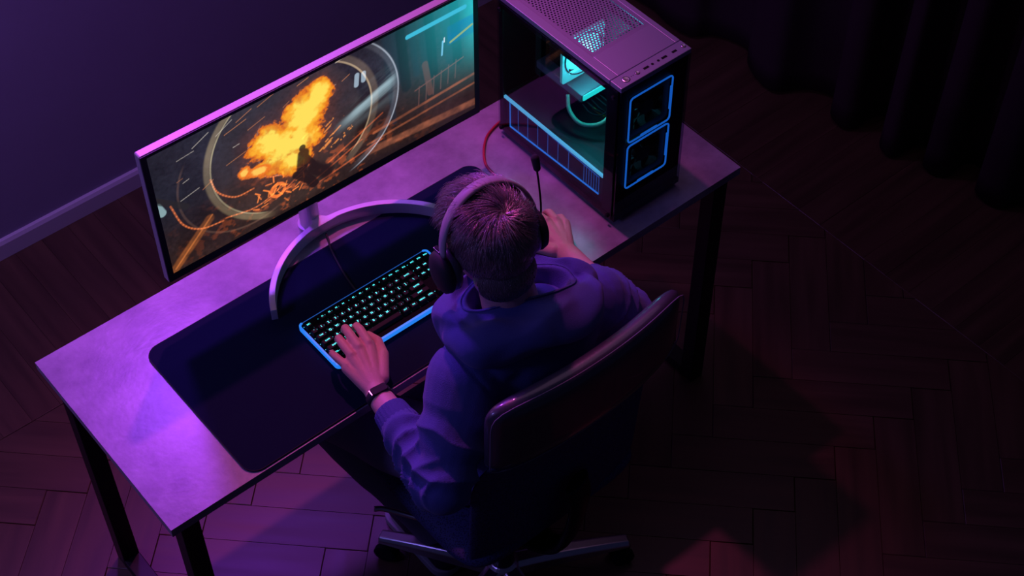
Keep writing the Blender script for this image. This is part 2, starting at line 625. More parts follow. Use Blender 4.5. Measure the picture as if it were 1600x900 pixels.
PADZ = DH + 0.004
def build_pad():
    bm = bmesh.new()
    prism(bm, rrect(0.178, 1.021, 0.004, 0.392, 0.03), DH, PADZ)
    o = obj('desk_mat', bm, M['pad'], bevel=0.001)
    tag(o, 'large dark rounded desk mat lying on the desktop under the keyboard', 'desk mat')
    pts = [(x, y, PADZ - 0.0008) for x, y in rrect(0.1785, 1.0205, 0.0045, 0.3915, 0.03)]
    bm = bmesh.new(); tube(bm, pts, 0.0012, 6, closed=True)
    obj('stitched_edge', bm, M['pad_edge'], o)
build_pad()


# ------------------------------------------------------------------ monitor
def vnoise(x, y, seed=0):
    xi, yi = np.floor(x).astype(int), np.floor(y).astype(int)
    xf, yf = x - xi, y - yi
    def h(a, b):
        n = (a * 374761393 + b * 668265263 + seed * 1442695041) & 0x7fffffff
        n = ((n ^ (n >> 13)) * 1274126177) & 0x7fffffff
        return ((n ^ (n >> 16)) & 0xffff) / 65535.0
    u, v = xf * xf * (3 - 2 * xf), yf * yf * (3 - 2 * yf)
    return (h(xi, yi) * (1 - u) + h(xi + 1, yi) * u) * (1 - v) + (h(xi, yi + 1) * (1 - u) + h(xi + 1, yi + 1) * u) * v


def fbm(x, y, seed=0, o=5):
    s, a, t = 0, 0.5, 0
    for k in range(o):
        s = s + a * vnoise(x, y, seed + k); t += a
        a *= 0.5; x = x * 2.03 + 7.1; y = y * 2.03 + 3.3
    return s / t


def screen_colors(s, t):
    X, Y = s * 2.24, t
    def lin(r, g, b):
        return np.array([((c / 255 + .055) / 1.055) ** 2.4 if c > 10 else c / 255 / 12.92 for c in (r, g, b)])
    n1 = fbm(X * 5, Y * 5, 1); n2 = fbm(X * 18, Y * 22, 5); n3 = fbm(X * 60, Y * 60, 9, 3)
    ch = lambda v: v[..., None]
    sm = lambda a, b, v: np.clip((v - a) / (b - a), 0, 1) ** 2 * (3 - 2 * np.clip((v - a) / (b - a), 0, 1))
    up = sm(0.25, 0.7, Y + 0.25 * (n1 - .5) - 0.12 * (X - 1.1))
    C = ch(1 - up) * lin(48, 32, 30) + ch(up) * lin(38, 38, 50)
    C = C * ch(0.45 + 1.0 * n1) * ch(0.65 + 0.7 * n3)
    def add(mask, col, k=1.0):
        nonlocal C
        C = C + ch(mask * k) * col
    def mix(mask, col):
        nonlocal C
        mk = ch(np.clip(mask, 0, 1)); C = C * (1 - mk) + mk * col
    def seg(x0, y0, x1, y1, w, soft=1.0):
        dx, dy = x1 - x0, y1 - y0
        L2 = dx * dx + dy * dy + 1e-9
        k = np.clip(((X - x0) * dx + (Y - y0) * dy) / L2, 0, 1)
        d = np.hypot(X - x0 - k * dx, Y - y0 - k * dy)
        return 1 - sm(w * (1 - .5 * soft), w * (1 + .5 * soft), d)
    # buildings on the right: dark facades, pale piers, lit openings
    for a, b, c, w in ((1.66, .62, .98, .05), (1.78, .58, .96, .022), (1.86, .5, .92, .03), (2.02, .55, .99, .025), (1.60, .3, .95, .018)):
        mix(seg(a, b, a - .03, c, w) * .55, lin(30, 42, 58))
    for a in (1.70, 1.90, 2.08):
        mix(seg(a, .52, a - .02, .95, .035, .5) * .7, lin(14, 16, 24))
    mix(seg(1.87, .38, 1.84, .62, .022, .4) * .6, lin(105, 60, 50))
    add(seg(1.965, .62, 1.975, .72, .006), lin(120, 190, 230), .8)
    add(seg(1.985, .71, 1.987, .74, .004), lin(240, 240, 250), .8)
    for k in range(6):
        x = 1.78 + .055 * k
        mix(seg(x, .33 + .012 * k, x + .012, .47 + .012 * k, .004) * .6, lin(110, 70, 66))
    mix(seg(1.76, .455, 2.12, .52, .005) * .7, lin(120, 72, 66))
    for x0, y0, x1, y1, w in ((1.45, .30, 2.2, .345, .010), (1.40, .235, 2.2, .27, .008)):
        mix(seg(x0, y0, x1, y1, w) * (.45 + .8 * (n2 - .4)), lin(165, 92, 62))
    mix(seg(1.40, .175, 2.2, .115, .026, .7) * (.3 + 1.2 * (n2 - .25)), lin(150, 88, 66))
    mix((1 - sm(.02, .12, Y - .02 + .05 * (X - 1.5))) * sm(1.2, 1.5, X) * .7, lin(24, 16, 26))
    # mid ground rubble with warm specks
    warm = sm(.56, .72, n2) * (1 - sm(.25, .5, Y)) * np.exp(-((X - .95) / .55) ** 2)
    add(warm, lin(190, 86, 34), .55)
    # shield rings
    def ring(cx, cy, r, w, a0, a1, col, k=1.0, soft=1.0):
        d = np.abs(np.hypot(X - cx, Y - cy) - r)
        an = np.degrees(np.arctan2(Y - cy, X - cx)) % 360
        if a0 < 0: an = np.where(an > 180, an - 360, an)
        m = (1 - sm(w * .4, w, d)) * sm(a0 - 8, a0 + 8, an) * (1 - sm(a1 - 8, a1 + 8, an))
        add(m * (.5 + n1), col, k)
    inside = 1 - sm(.49, .53, np.hypot(X - .865, Y - .59))
    add(inside * sm(.3, .9, 1 - np.abs(n1 - .5)), lin(70, 58, 52), .22)
    ring(.865, .59, .515, .028, 110, 250, lin(150, 132, 100), .42)
    ring(.865, .59, .49, .007, 120, 245, lin(230, 215, 170), .3)
    ring(1.02, .60, .46, .032, -60, 62, lin(140, 118, 98), .28)
    ring(1.02, .60, .435, .008, -50, 60, lin(220, 190, 150), .5)
    ring(1.13, .60, .515, .007, -70, 60, lin(190, 200, 215), .45)
    ring(1.13, .60, .50, .03, -68, 60, lin(90, 90, 100), .35)
    ring(.60, .55, .44, .010, 150, 290, lin(110, 80, 66), .35)
    ring(1.0, .62, .33, .006, 150, 235, lin(150, 130, 120), .4)
    # bluish smoke band crossing the shield
    st = fbm(X * 3 - Y * 2, (Y - .35 * X) * 16, 31)
    sk = np.exp(-((Y - .55 - .38 * (X - 1.36)) / (.055 + .12 * np.clip(X - 1.25, 0, .5))) ** 2) * sm(1.15, 1.38, X) * (1 - sm(1.58, 1.66, X))
    add(sk * sm(.3, .75, st), lin(165, 195, 205), .75)
    for x0, y0, x1, y1 in ((1.36, .73, 1.37, .80), (1.41, .74, 1.415, .79)):
        add(seg(x0, y0, x1, y1, .016, .4), lin(190, 215, 235), .55)
    # light streaks upper left, pale patch, leaning beam
    for k in range(26):
        x0 = rng.uniform(.1, 1.3); y0 = rng.uniform(.55, .97); l = rng.uniform(.03, .16); a = math.radians(rng.uniform(8, 50))
        add(seg(x0, y0, x0 + l * math.cos(a) , y0 + l * math.sin(a) * .6, .0028), lin(200, 190, 180) if k % 2 else lin(225, 140, 80), rng.uniform(.2, .6))
    mix(seg(.035, .60, .055, .54, .026, .3) * sm(.0, .02, X) * .9, lin(140, 170, 176))
    mix(seg(.02, .66, .20, .50, .022, .4) * .8, lin(40, 36, 38))
    mix(seg(.02, .05, .32, .32, .030, .6) * (.35 + 1.1 * (n2 - .25)), lin(150, 84, 44))
    add(seg(.06, .08, .34, .34, .006), lin(230, 130, 60), .35)
    # glowing wires and sparks lower left
    for pts in ([(.11, .56), (.16, .38), (.26, .28), (.40, .25)], [(.37, .60), (.40, .48), (.50, .38), (.62, .37)], [(.62, .52), (.72, .40), (.82, .36)], [(.42, .26), (.62, .22), (.8, .27)]):
        sp = spline([(a, b, 0) for a, b in pts], 6)
        for p, q in zip(sp, sp[1:]):
            add(seg(p.x, p.y, q.x, q.y, .0055), lin(235, 120, 60), .45)
    for x0, y0, x1, y1 in ((.98, .17, 1.36, .30), (1.05, .15, 1.5, .22), (1.12, .26, 1.52, .42), (.75, .20, 1.0, .33)):
        add(seg(x0, y0, x1, y1, .006) * (.4 + n2), lin(220, 100, 50), .5)
    # fire: main cloud rising to the right, its tail and the burning wreck
    dn = .55 * (fbm(X * 7, Y * 7, 44) - .5) + .55 * (n2 - .5) + .25 * (n3 - .5)
    def blob(cx, cy, rx, ry, rot=0.0):
        c, s_ = math.cos(rot), math.sin(rot)
        u, v = ((X - cx) * c + (Y - cy) * s_) / rx, (-(X - cx) * s_ + (Y - cy) * c) / ry
        return 1 - np.hypot(u, v) + dn
    F = np.maximum.reduce([blob(.87, .55, .25, .20, .3), blob(.78, .62, .17, .16), blob(1.0, .72, .22, .15, .75), blob(1.10, .80, .11, .11), blob(.89, .44, .16, .12)])
    add(np.exp(-np.clip(-F, 0, 3) * 3.5), lin(120, 52, 24), .35)
    hot = sm(.0, .12, F)
    mix(hot, lin(226, 112, 28)); mix(sm(.08, .32, F), lin(252, 172, 44)); mix(sm(.30, .58, F) * .95, lin(255, 226, 92))
    mix(hot * sm(.5, .68, fbm(X * 14, Y * 14, 77)) * .45 * (1 - sm(.4, .6, F)), lin(200, 96, 40))
    T = np.maximum(blob(.66, .48, .12, .045, -.25), blob(.58, .52, .05, .05))
    mix(sm(0, .25, T), lin(240, 120, 36)); mix(sm(.3, .6, T), lin(255, 200, 90))
    for k in range(14):
        x0 = .92 + .36 * rng.rand(); y0 = .36 + .2 * rng.rand()
        add(seg(x0, y0, x0 + .05, y0 + .03, .006) * (n2 > .4), lin(255, 150, 60), .6)
    for k in range(30):
        x0 = rng.normal(.78, .11); y0 = rng.normal(.25, .055); a = rng.uniform(0, PI)
        add(seg(x0, y0, x0 + .04 * math.cos(a), y0 + .04 * math.sin(a), .0045), lin(255, 130, 50), rng.uniform(.4, 1))
    ring(.77, .26, .045, .016, 0, 352, lin(250, 120, 40), .9)
    # dark rider silhouette in front of the fire
    fig = np.maximum.reduce([seg(.945, .33, .965, .43, .040, .35), seg(.962, .475, .963, .48, .022, .3), seg(.94, .30, 1.01, .16, .032, .4), seg(.90, .30, .97, .22, .028, .4), seg(.98, .40, 1.03, .30, .02, .4), seg(1.02, .28, 1.10, .20, .05, .9)])
    mix(fig * .93, lin(38, 20, 22))
    # cyan haze from the right edge, its status bar and minimap
    cy = sm(.62, 1.02, s) ** 1.5 * sm(.18, .92, t)
    C = C + ch(cy) * lin(20, 175, 185) * .75
    edge = sm(.93, 1.0, s) * sm(.3, .8, t)
    C = C + ch(edge) * lin(40, 190, 195) * .45
    bar = seg(.772 * 2.24, .885, .955 * 2.24, .893, .016, .25)
    mix(bar * .95, lin(64, 190, 222))
    mm = sm(2.0, 2.02, X) * sm(.66, .68, Y - .0 * X) * (1 - sm(.80, .82, Y)) * (.4 + .9 * n2)
    mix(mm * .5 * (X < 2.22), lin(10, 130, 190)); mix(seg(2.03, .685, 2.19, .735, .008, .4) * .8, lin(160, 190, 120))
    return np.clip(C, 0, 4)


def build_monitor():
    W, Hh = 0.775, 0.347
    c = Vector((0.657, 0.390, 1.057))
    t = empty('monitor', (0.657, 0.465, DH))
    tag(t, 'ultrawide silver-edged monitor showing a fiery game scene on a curved stand', 'monitor')
    ex = Vector((math.cos(-.013), math.sin(-.013), 0)); nn = Vector((-math.sin(-.013), math.cos(-.013), 0))
    ez = Vector((0, 0, 1)) * math.cos(-.015) + nn * math.sin(-.015)
    ey = ez.cross(ex)
    R4 = Matrix((ex, ey, ez)).transposed().to_4x4()
    F = Matrix.Translation(c - t.location) @ R4      # local: x right, y back, z up; front plane y=0
    FR = F @ Matrix(((1, 0, 0, 0), (0, 0, -1, 0), (0, 1, 0, 0), (0, 0, 0, 1)))  # outline (x, z) extruded along -z' = +y
    # silver shell
    bm = bmesh.new()
    prism(bm, rrect(-W / 2, W / 2, -Hh / 2, Hh / 2, 0.004, 4), -0.018, -0.0005, FR)
    obj('housing', bm, M['mon_silver'], t, bevel=0.0012)
    bm = bmesh.new()
    prism(bm, rrect(-W / 2 + .06, W / 2 - .06, -Hh / 2 + .04, Hh / 2 - .04, 0.03, 6), -0.036, -0.017, FR)
    obj('rear_cover', bm, M['mon_silver'], t, bevel=0.006)
    # front bezel
    bm = bmesh.new()
    bx0, bx1, bz0, bz1 = -W / 2 + .0135, W / 2 - .0135, -Hh / 2 + .020, Hh / 2 - .009
    e = 0.0016
    O = [(-W / 2 + e, -Hh / 2 + e), (W / 2 - e, -Hh / 2 + e), (W / 2 - e, Hh / 2 - e), (-W / 2 + e, Hh / 2 - e)]
    I = [(bx0, bz0), (bx1, bz0), (bx1, bz1), (bx0, bz1)]
    o1 = [bm.verts.new(F @ Vector((x, -0.0018, z))) for x, z in O]; i1 = [bm.verts.new(F @ Vector((x, -0.0018, z))) for x, z in I]
    o2 = [bm.verts.new(F @ Vector((x, 0.0, z))) for x, z in O]; i2 = [bm.verts.new(F @ Vector((x, 0.0, z))) for x, z in I]
    for k in range(4):
        k2 = (k + 1) % 4
        bm.faces.new([o1[k], o1[k2], i1[k2], i1[k]]); bm.faces.new([o1[k], o1[k2], o2[k2], o2[k]]); bm.faces.new([i1[k], i1[k2], i2[k2], i2[k]])
    obj('bezel', bm, M['bezel'], t)
    # lit picture
    nu, nv = 620, 270
    s = np.linspace(0, 1, nu); tt = np.linspace(0, 1, nv)
    S, T = np.meshgrid(s, tt, indexing='ij')
    # screen uv was measured over the whole front, so remap
    fs = (bx0 + S * (bx1 - bx0) + W / 2) / W; ft = (bz0 + T * (bz1 - bz0) + Hh / 2) / Hh
    Cc = screen_colors(fs, ft)
    Pl = np.zeros((nu, nv, 3)); Pl[..., 0] = bx0 + S * (bx1 - bx0); Pl[..., 1] = -0.0007; Pl[..., 2] = bz0 + T * (bz1 - bz0)
    A = np.array(F)
    Pw = Pl @ A[:3, :3].T + A[:3, 3]
    me = grid_mesh('screen', Pw)
    ca = me.color_attributes.new('picture', 'FLOAT_COLOR', 'POINT')
    rgba = np.ones((nu * nv, 4), np.float32); rgba[:, :3] = Cc.reshape(-1, 3)
    ca.data.foreach_set('color', rgba.ravel())
    m = bpy.data.materials.new('screen_picture'); m.use_nodes = True
    nt = m.node_tree; b = nt.nodes['Principled BSDF']
    b.inputs['Base Color'].default_value = (0.004, 0.004, 0.005, 1); b.inputs['Roughness'].default_value = 0.35
    at = nt.nodes.new('ShaderNodeAttribute'); at.attribute_name = 'picture'
    nt.links.new(at.outputs['Color'], b.inputs['Emission Color'])
    b.inputs['Emission Strength'].default_value = 1.0
    so = link_mesh('screen', me, m, t)
    so['label'] = 'lit game picture with an orange explosion'
    # neck and stand
    L = t.location
    bm = bmesh.new()
    lathe(bm, [(0.0215, 0.006), (0.0215, 0.34)], 28, Matrix.Translation(Vector((.640, .470, DH)) - L))
    obj('neck', bm, M['stand'], t, smooth=False, bevel=0.001)
    bm = bmesh.new()
    box(bm, .60, .69, .424, .475, 1.03, 1.10, Matrix.Translation(-L))
    obj('mount', bm, M['plastic'], t, bevel=0.004)
    # arc foot: open ring in front of the neck plus the fork joining it
    cx, cy, r = .650, .190, .243
    bm = bmesh.new()
    n = 64
    a0, a1 = math.radians(27), math.radians(155)
    prev = None
    w, h0, h1 = .0065, PADZ, PADZ + .030
    for k in range(n + 1):
        a = a0 + (a1 - a0) * k / n
        d = Vector((math.cos(a), math.sin(a), 0)); cc = Vector((cx, cy, 0)) - Vector((L.x, L.y, 0))
        zb, zt = h0 - L.z, h1 - L.z
        cur = [bm.verts.new(cc + d * (r - w) + Vector((0, 0, zb))), bm.verts.new(cc + d * (r + w) + Vector((0, 0, zb))),
               bm.verts.new(cc + d * (r + w) + Vector((0, 0, zt))), bm.verts.new(cc + d * (r - w) + Vector((0, 0, zt)))]
        if prev:
            for q in range(4):
                bm.faces.new([prev[q], prev[(q + 1) % 4], cur[(q + 1) % 4], cur[q]])
        else: bm.faces.new(cur[::-1])
        prev = cur
    bm.faces.new(prev)
    obj('arc_foot', bm, M['stand'], t, bevel=0.0012)
    bm = bmesh.new()
    out = [(.632, .4790), (.655, .4790), (.652, .452), (.672, .4335), (.700, .424), (.60, .424), (.618, .4335), (.634, .452)]
    out = [(.660, .478), (.622, .478), (.636, .455), (.628, .442), (.600, .4325), (.600, .424), (.698, .424), (.698, .4325), (.664, .441), (.652, .455)]
    prism(bm, [(x - L.x, y - L.y) for x, y in out], PADZ + .0075 - L.z, PADZ + .0298 - L.z)
    obj('fork', bm, M['stand'], t, bevel=0.0015)
    bm = bmesh.new()
    lathe(bm, [(0.027, 0.0), (0.027, 0.006), (0.0215, 0.008)], 28, Matrix.Translation(Vector((.640, .470, DH)) - L))
    obj('foot_plate', bm, M['stand'], t)
build_monitor()


# ------------------------------------------------------------------ keyboard
def text_mesh(s, size):
    cu = bpy.data.curves.new('t', 'FONT')
    cu.body = s; cu.size = size; cu.align_x = 'CENTER'; cu.align_y = 'CENTER'; cu.extrude = 0.00012
    cu.resolution_u = 2; cu.offset = size * 0.02
    o = bpy.data.objects.new('t', cu); COL.objects.link(o)
    me = bpy.data.meshes.new_from_object(o.evaluated_get(bpy.context.evaluated_depsgraph_get()))
    bpy.data.objects.remove(o); bpy.data.curves.remove(cu)
    return me


def build_keyboard():
    x0, x1, y0, y1 = .449, .776, .100, .240
    z0 = PADZ
    t = empty('keyboard', (x0, y0, z0))
    tag(t, 'compact black keyboard with cyan backlit keys and a blue glowing rim on the desk mat', 'keyboard')
    W, D = x1 - x0, y1 - y0
    bm = bmesh.new()
    prism(bm, rrect(0.002, W - .002, 0.002, D - .002, .008, 6), 0.0, .016)
    obj('case', bm, M['kb_black'], t, bevel=0.0015)
    # glowing rim: left, front and right sides
    bm = bmesh.new()
    ol = rrect(0, W, 0, D, .010, 6)
    il = rrect(0.0042, W - .0042, 0.0048, D - .0042, .007, 6)
    k0 = 8   # outline starts right-back corner
    idx = list(range(0, len(ol)))
    A = [[bm.verts.new((x, y, z)) for x, y in ol] for z in (.006, .0172)]
    B = [[bm.verts.new((x, y, z)) for x, y in il] for z in (.006, .0172)]
    n = len(ol)
    for k in range(n):
        k2 = (k + 1) % n
        if k == 6: continue                      # the straight back edge carries no light
        bm.faces.new([A[0][k], A[0][k2], A[1][k2], A[1][k]])
        bm.faces.new([A[1][k], A[1][k2], B[1][k2], B[1][k]])
        bm.faces.new([B[1][k], B[1][k2], B[0][k2], B[0][k]])
        bm.faces.new([B[0][k], B[0][k2], A[0][k2], A[0][k]])
    o = obj('light_rim', bm, M['led_blue'], t)
    o['label'] = 'bright blue light rim'
    bm = bmesh.new()
    box(bm, .01, W - .01, D - .0022, D - .001, .0155, .0166)
    obj('rear_light_line', bm, M['led_blue_dim'], t)
    # glow plate under the caps
    u = .0172
    KX, KY = .0066, D - .0125 - u     # left edge, bottom of the function row
    # key rows: (label, width) ; None = gap
    rows = [
        (0, [('Esc', 1), (None, 1)] + [('F%d' % i, 1) for i in (1, 2, 3, 4)] + [(None, .5)] + [('F%d' % i, 1) for i in (5, 6, 7, 8)] + [(None, .5)] + [('F%d' % i, 1) for i in (9, 10, 11, 12)] + [(None, .25), ('Prt', 1), ('Scr', 1), ('Pau', 1)]),
        (1.15, [(c, 1) for c in '`1234567890-='] + [('Back', 2), (None, .25), ('Ins', 1), ('Hm', 1), ('PU', 1)]),
        (2.15, [('Tab', 1.5)] + [(c, 1) for c in 'QWERTYUIOP[]'] + [('\\', 1.5), (None, .25), ('Del', 1), ('End', 1), ('PD', 1)]),
        (3.15, [('Caps', 1.75)] + [(c, 1) for c in "ASDFGHJKL;'"] + [('Enter', 2.25)]),
        (4.15, [('Shift', 2.25)] + [(c, 1) for c in 'ZXCVBNM,./'] + [('Shift', 2.75), (None, 1.25), ('^', 1)]),
        (5.15, [('Ctrl', 1.25), ('Win', 1.25), ('Alt', 1.25), ('', 6.25), ('Alt', 1.25), ('Fn', 1.25), ('Menu', 1.25), ('Ctrl', 1.25), (None, .25), ('<', 1), ('v', 1), ('>', 1)]),
    ]
    bm = bmesh.new()
    keycache, textcache = {}, {}
    for ry, row in rows:
        x = 0.0
        for lab, w in row:
            if lab is None: x += w; continue
            cxk = KX + (x + w / 2) * u * .995
            cyk = KY + u / 2 - ry * u * 1.055
            # two thin light windows showing round the cap on the plate
            box(bm, cxk - u * w / 2 + .0004, cxk + u * w / 2 - .0026, cyk + u / 2 - .0015, cyk + u / 2 - .0003, .0162, .0168)
            if w < 2: box(bm, cxk + u * w / 2 - .0009, cxk + u * w / 2 - .0003, cyk - u / 2 + .003, cyk + u / 2 - .006, .0162, .0168)
            if w not in keycache:
                kb = bmesh.new()
                hw, hd = w * u / 2 - .0009, u / 2 - .0011
                levels = ((0.0, 0.0, 0), (.0008, .0, .002), (.0022, .0012, .0078), (.0030, .0018, .0083))
                rings = []
                for ins, sh, z in levels:
                    rings.append([kb.verts.new((px, py + sh * .3, z)) for px, py in rrect(-hw + ins, hw - ins, -hd + ins, hd - ins, .0016, 2)])
                for a, b in zip(rings, rings[1:]):
                    m_ = len(a)
                    for k in range(m_): kb.faces.new([a[k], a[(k + 1) % m_], b[(k + 1) % m_], b[k]])
                kb.faces.new(rings[-1]); kb.faces.new(rings[0][::-1])
                me = bpy.data.meshes.new('key'); bmesh.ops.recalc_face_normals(kb, faces=kb.faces[:]); kb.to_mesh(me); kb.free()
                keycache[w] = me
            ko = link_mesh('key', keycache[w], M['key'] if not keycache[w].materials else None, t)
            ko.location = (cxk, cyk, .0185)
            if lab:
                if lab not in textcache:
                    textcache[lab] = text_mesh(lab.upper() if len(lab) > 1 else lab, .0072 if len(lab) == 1 else .0048)
                tm = textcache[lab]
                lo = link_mesh('legend', tm, M['key_light'] if not tm.materials or tm.materials[0] is None else None, ko)
                lo.location = (0, .0008, .0083)
            x += w
    obj('underglow', bm, M['key_glow'], t)
build_keyboard()

# keyboard cable
bm = bmesh.new()
tube(bm, spline([(.600, .236, PADZ + .006), (.602, .262, PADZ + .003), (.612, .315, PADZ + .0025), (.628, .375, PADZ + .0025), (.640, .402, PADZ + .0025), (.646, .420, PADZ + .0025)], 6), .0022, 8)
tag(obj('keyboard_cable', bm, M['plastic_matte']), 'thin black cable running back from the keyboard to under the monitor foot', 'cable')
# red cable
bm = bmesh.new()
tube(bm, spline([(1.165, .446, DH + .012), (1.150, .450, DH + .006), (1.128, .446, DH + .0035), (1.096, .432, DH + .0035), (1.064, .402, DH + .0035), (1.040, .365, DH + .0035), (1.035, .330, DH + .0035), (1.030, .300, PADZ + .0038), (1.005, .262, PADZ + .0032), (.99, .21, PADZ + .0032), (.985, .172, PADZ + .008)], 8), .003, 10)
tag(obj('red_cable', bm, M['red_cable']), 'red cable curling over the desktop from behind the computer case', 'cable')


# ------------------------------------------------------------------ mouse
def build_mouse():
    c = (.990, .120, PADZ)
    t = empty('mouse', c, (0, 0, math.radians(-8)))
    tag(t, 'black computer mouse under the right hand at the right end of the desk mat', 'mouse')
    def shape(top, z0, sx, sy):
        nu, nv = 32, 14
        P = np.zeros((nu, nv, 3))
        for i in range(nu):
            a = 2 * PI * i / nu
            for j in range(nv):
                f = j / (nv - 1) * PI / 2
                x = sx * math.copysign(abs(math.cos(a)) ** .8, math.cos(a)) * math.cos(f) ** .5
                y = sy * math.copysign(abs(math.sin(a)) ** .8, math.sin(a)) * math.cos(f) ** .6
                P[i, j] = (x * (1 - .12 * math.cos(PI * y / sy / 1.2)), y, z0 + top * math.sin(f) * (1 - .25 * (y / sy)))
        return grid_mesh('m', P, closed_u=True)
    link_mesh('shell', shape(.030, .002, .030, .056), M['plastic'], t, smooth=True)
    bm = bmesh.new(); lathe(bm, [(.007, -.003), (.008, 0), (.007, .003)], 20, Matrix.Translation((0, .034, .024)) @ Matrix.Rotation(PI / 2, 4, 'Y'))
    obj('scroll_wheel', bm, M['plastic_matte'], t)
    bm = bmesh.new(); prism(bm, rrect(-.024, .024, -.045, .045, .015), 0, .003)
    obj('glide_base', bm, M['plastic_matte'], t)
build_mouse()


# ------------------------------------------------------------------ computer
def build_pc():
    W, D, H = .190, .383, .392
    t = empty('computer_case', (1.1336, .048, DH))
    tag(t, 'black tower computer case with glass side, purple-lit top and blue-lit front fans', 'computer')
    FT = .012     # foot height
    # frame
    def part(name, boxes, m, bevel=.0008, parent=t):
        bm = bmesh.new()
        for b in boxes: box(bm, *b)
        return obj(name, bm, M[m] if isinstance(m, str) else m, parent, bevel=bevel)
    part('bottom_panel', [(0, W, 0, D, FT, FT + .014)], 'pc_black')
    part('right_panel', [(W - .002, W, 0.006, D, FT + .014, H - .012)], 'pc_black')
    part('back_panel', [(0.002, W - .002, D - .002, D, FT + .014, H - .012)], 'pc_black')
    for x in (.012, W - .04):
        for y in (.02, D - .05):
            part('foot', [(x, x + .028, y, y + .03, 0, FT)], 'pc_black')
    part('motherboard_tray', [(W - .020, W - .017, .05, D - .004, .12, H - .014)], 'pc_black')
    part('front_column', [(0.0, .007, .0085, .040, FT + .014, H - .012), (W - .008, W - .002, .0085, .040, FT + .014, H - .012), (0, .007, D - .014, D - .002, FT + .014, H - .012),
                          (0.0, .006, .04, D - .014, H - .03, H - .012), (0.0, .006, .04, D - .014, FT + .014, .026)], 'pc_black')
    # top
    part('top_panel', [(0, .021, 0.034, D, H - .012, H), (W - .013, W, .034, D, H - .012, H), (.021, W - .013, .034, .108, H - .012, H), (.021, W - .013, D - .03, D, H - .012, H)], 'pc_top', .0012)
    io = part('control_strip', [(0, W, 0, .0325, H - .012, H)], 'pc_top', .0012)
    for x, r, nm in ((.026, .0078, 'power_button'), (.056, .0048, 'reset_button'), (.1815, .0048, 'round_button')):
        bm = bmesh.new(); lathe(bm, [(r, 0), (r, .0012), (r * .85, .0016), (r * .8, .0012), (.0004, .0008)], 24, Matrix.Translation((x, .0155, H)))
        obj(nm, bm, M['chrome'], io, smooth=False)
        bm = bmesh.new(); lathe(bm, [(r * 1.12, 0), (r * 1.12, .0004)], 24, Matrix.Translation((x, .0155, H)))
        obj('button_rim', bm, M['pc_black'], io)
    for x, w, h in ((.080, .0068, .0028), (.129, .0068, .0028), (.1565, .006, .0028)):
        bm = bmesh.new(); box(bm, x - w, x + w, .0155 - h, .0155 + h, H, H + .0004)
        obj('usb_port', bm, M['pc_black'], io)
    for x in (.097, .113):
        bm = bmesh.new(); lathe(bm, [(.0030, 0), (.0030, .0005)], 16, Matrix.Translation((x, .0155, H)))
        obj('audio_jack', bm, M['pc_black'], io)
    for x in (.040, .045):
        bm = bmesh.new(); lathe(bm, [(.0009, 0), (.0009, .0005)], 10, Matrix.Translation((x, .0155, H)))
        obj('indicator', bm, M['pc_black'], io)
    # perforated dust filter: real hexagonal holes
    bm = bmesh.new()
    fx0, fx1, fy0, fy1 = .021, W - .013, .108, D - .03
    mrg = .009
    box(bm, fx0, fx1, fy0, fy0 + mrg, H - .004, H - .0012); box(bm, fx0, fx1, fy1 - mrg, fy1, H - .004, H - .0012)
    box(bm, fx0, fx0 + mrg, fy0 + mrg, fy1 - mrg, H - .004, H - .0012); box(bm, fx1 - mrg, fx1, fy0 + mrg, fy1 - mrg, H - .004, H - .0012)
    R = .0044; dx = R * math.sqrt(3); dy = R * 1.5
    j = 0; y = fy0 + mrg
    while y < fy1 - mrg + .002:
        x = fx0 + mrg + (dx / 2 if j % 2 else 0)
        while x < fx1 - mrg + .001:
            o_ = []; i_ = []
            for k in range(6):
                a = PI / 6 + k * PI / 3
                o_.append(bm.verts.new((x + R * math.cos(a), y + R * math.sin(a), H - .003)))
                i_.append(bm.verts.new((x + R * .50 * math.cos(a), y + R * .50 * math.sin(a), H - .003)))
            for k in range(6): bm.faces.new([o_[k], o_[(k + 1) % 6], i_[(k + 1) % 6], i_[k]])
            x += dx
        y += dy; j += 1
    obj('dust_filter', bm, M['filter'], t)
    # power supply shroud with its glowing edge and side grille
    sh = part('shroud', [(.010, W - .004, .044, D - .004, FT + .014, .112)], 'pc_shroud')
    part('edge_light', [(.001, .0065, .042, .368, .1125, .1185)], 'led_sky', 0, sh)['label'] = 'bright pale blue light strip'
    def line(p, q, w, m='led_blue_dim', nm='grille_light'):
        bm = bmesh.new(); tube(bm, [p, q], w, 6); return obj(nm, bm, M[m], sh)
    gx = .0085
    line((gx, .356, .106), (gx, .356, .030), .0010, 'led_blue')
    bm = bmesh.new(); tube(bm, [(gx, .356, .030), (gx, .060, .046)], .0019, 6); obj('grille_light', bm, M['led_blue'], sh)
    line((gx, .356, .106), (gx, .060, .096), .0014)
    for k, y in enumerate((.3276, .295, .261, .227, .193, .158)): line((gx, y, .104), (gx, y, .032 + (.356 - y) * .054), .0007)
    for k in range(7): line((gx, .060 + .008 * k, .096), (gx, .060 + .008 * k, .046), .0007)
    # screws on the shroud
    for x, y in ((.09, .07), (.06, .09), (.12, .11), (.15, .08)):
        bm = bmesh.new(); lathe(bm, [(.003, 0), (.002, .0015)], 12, Matrix.Translation((x, y, .112))); obj('screw', bm, M['pc_black'], sh)
    # side glass and its thumb screws
    bm = bmesh.new(); box(bm, -.004, -.0008, .006, D - .002, FT + .004, H - .013)
    obj('side_glass', bm, M['glass'], t)
    for y in (.016, D - .012):
        for z in (FT + .012, H - .03):
            bm = bmesh.new(); lathe(bm, [(.0045, 0), (.0045, .004), (.003, .005)], 16, Matrix.Translation((-.004, y, z)) @ Matrix.Rotation(-PI / 2, 4, 'Y'))
            obj('thumb_screw', bm, M['pc_black'], t)
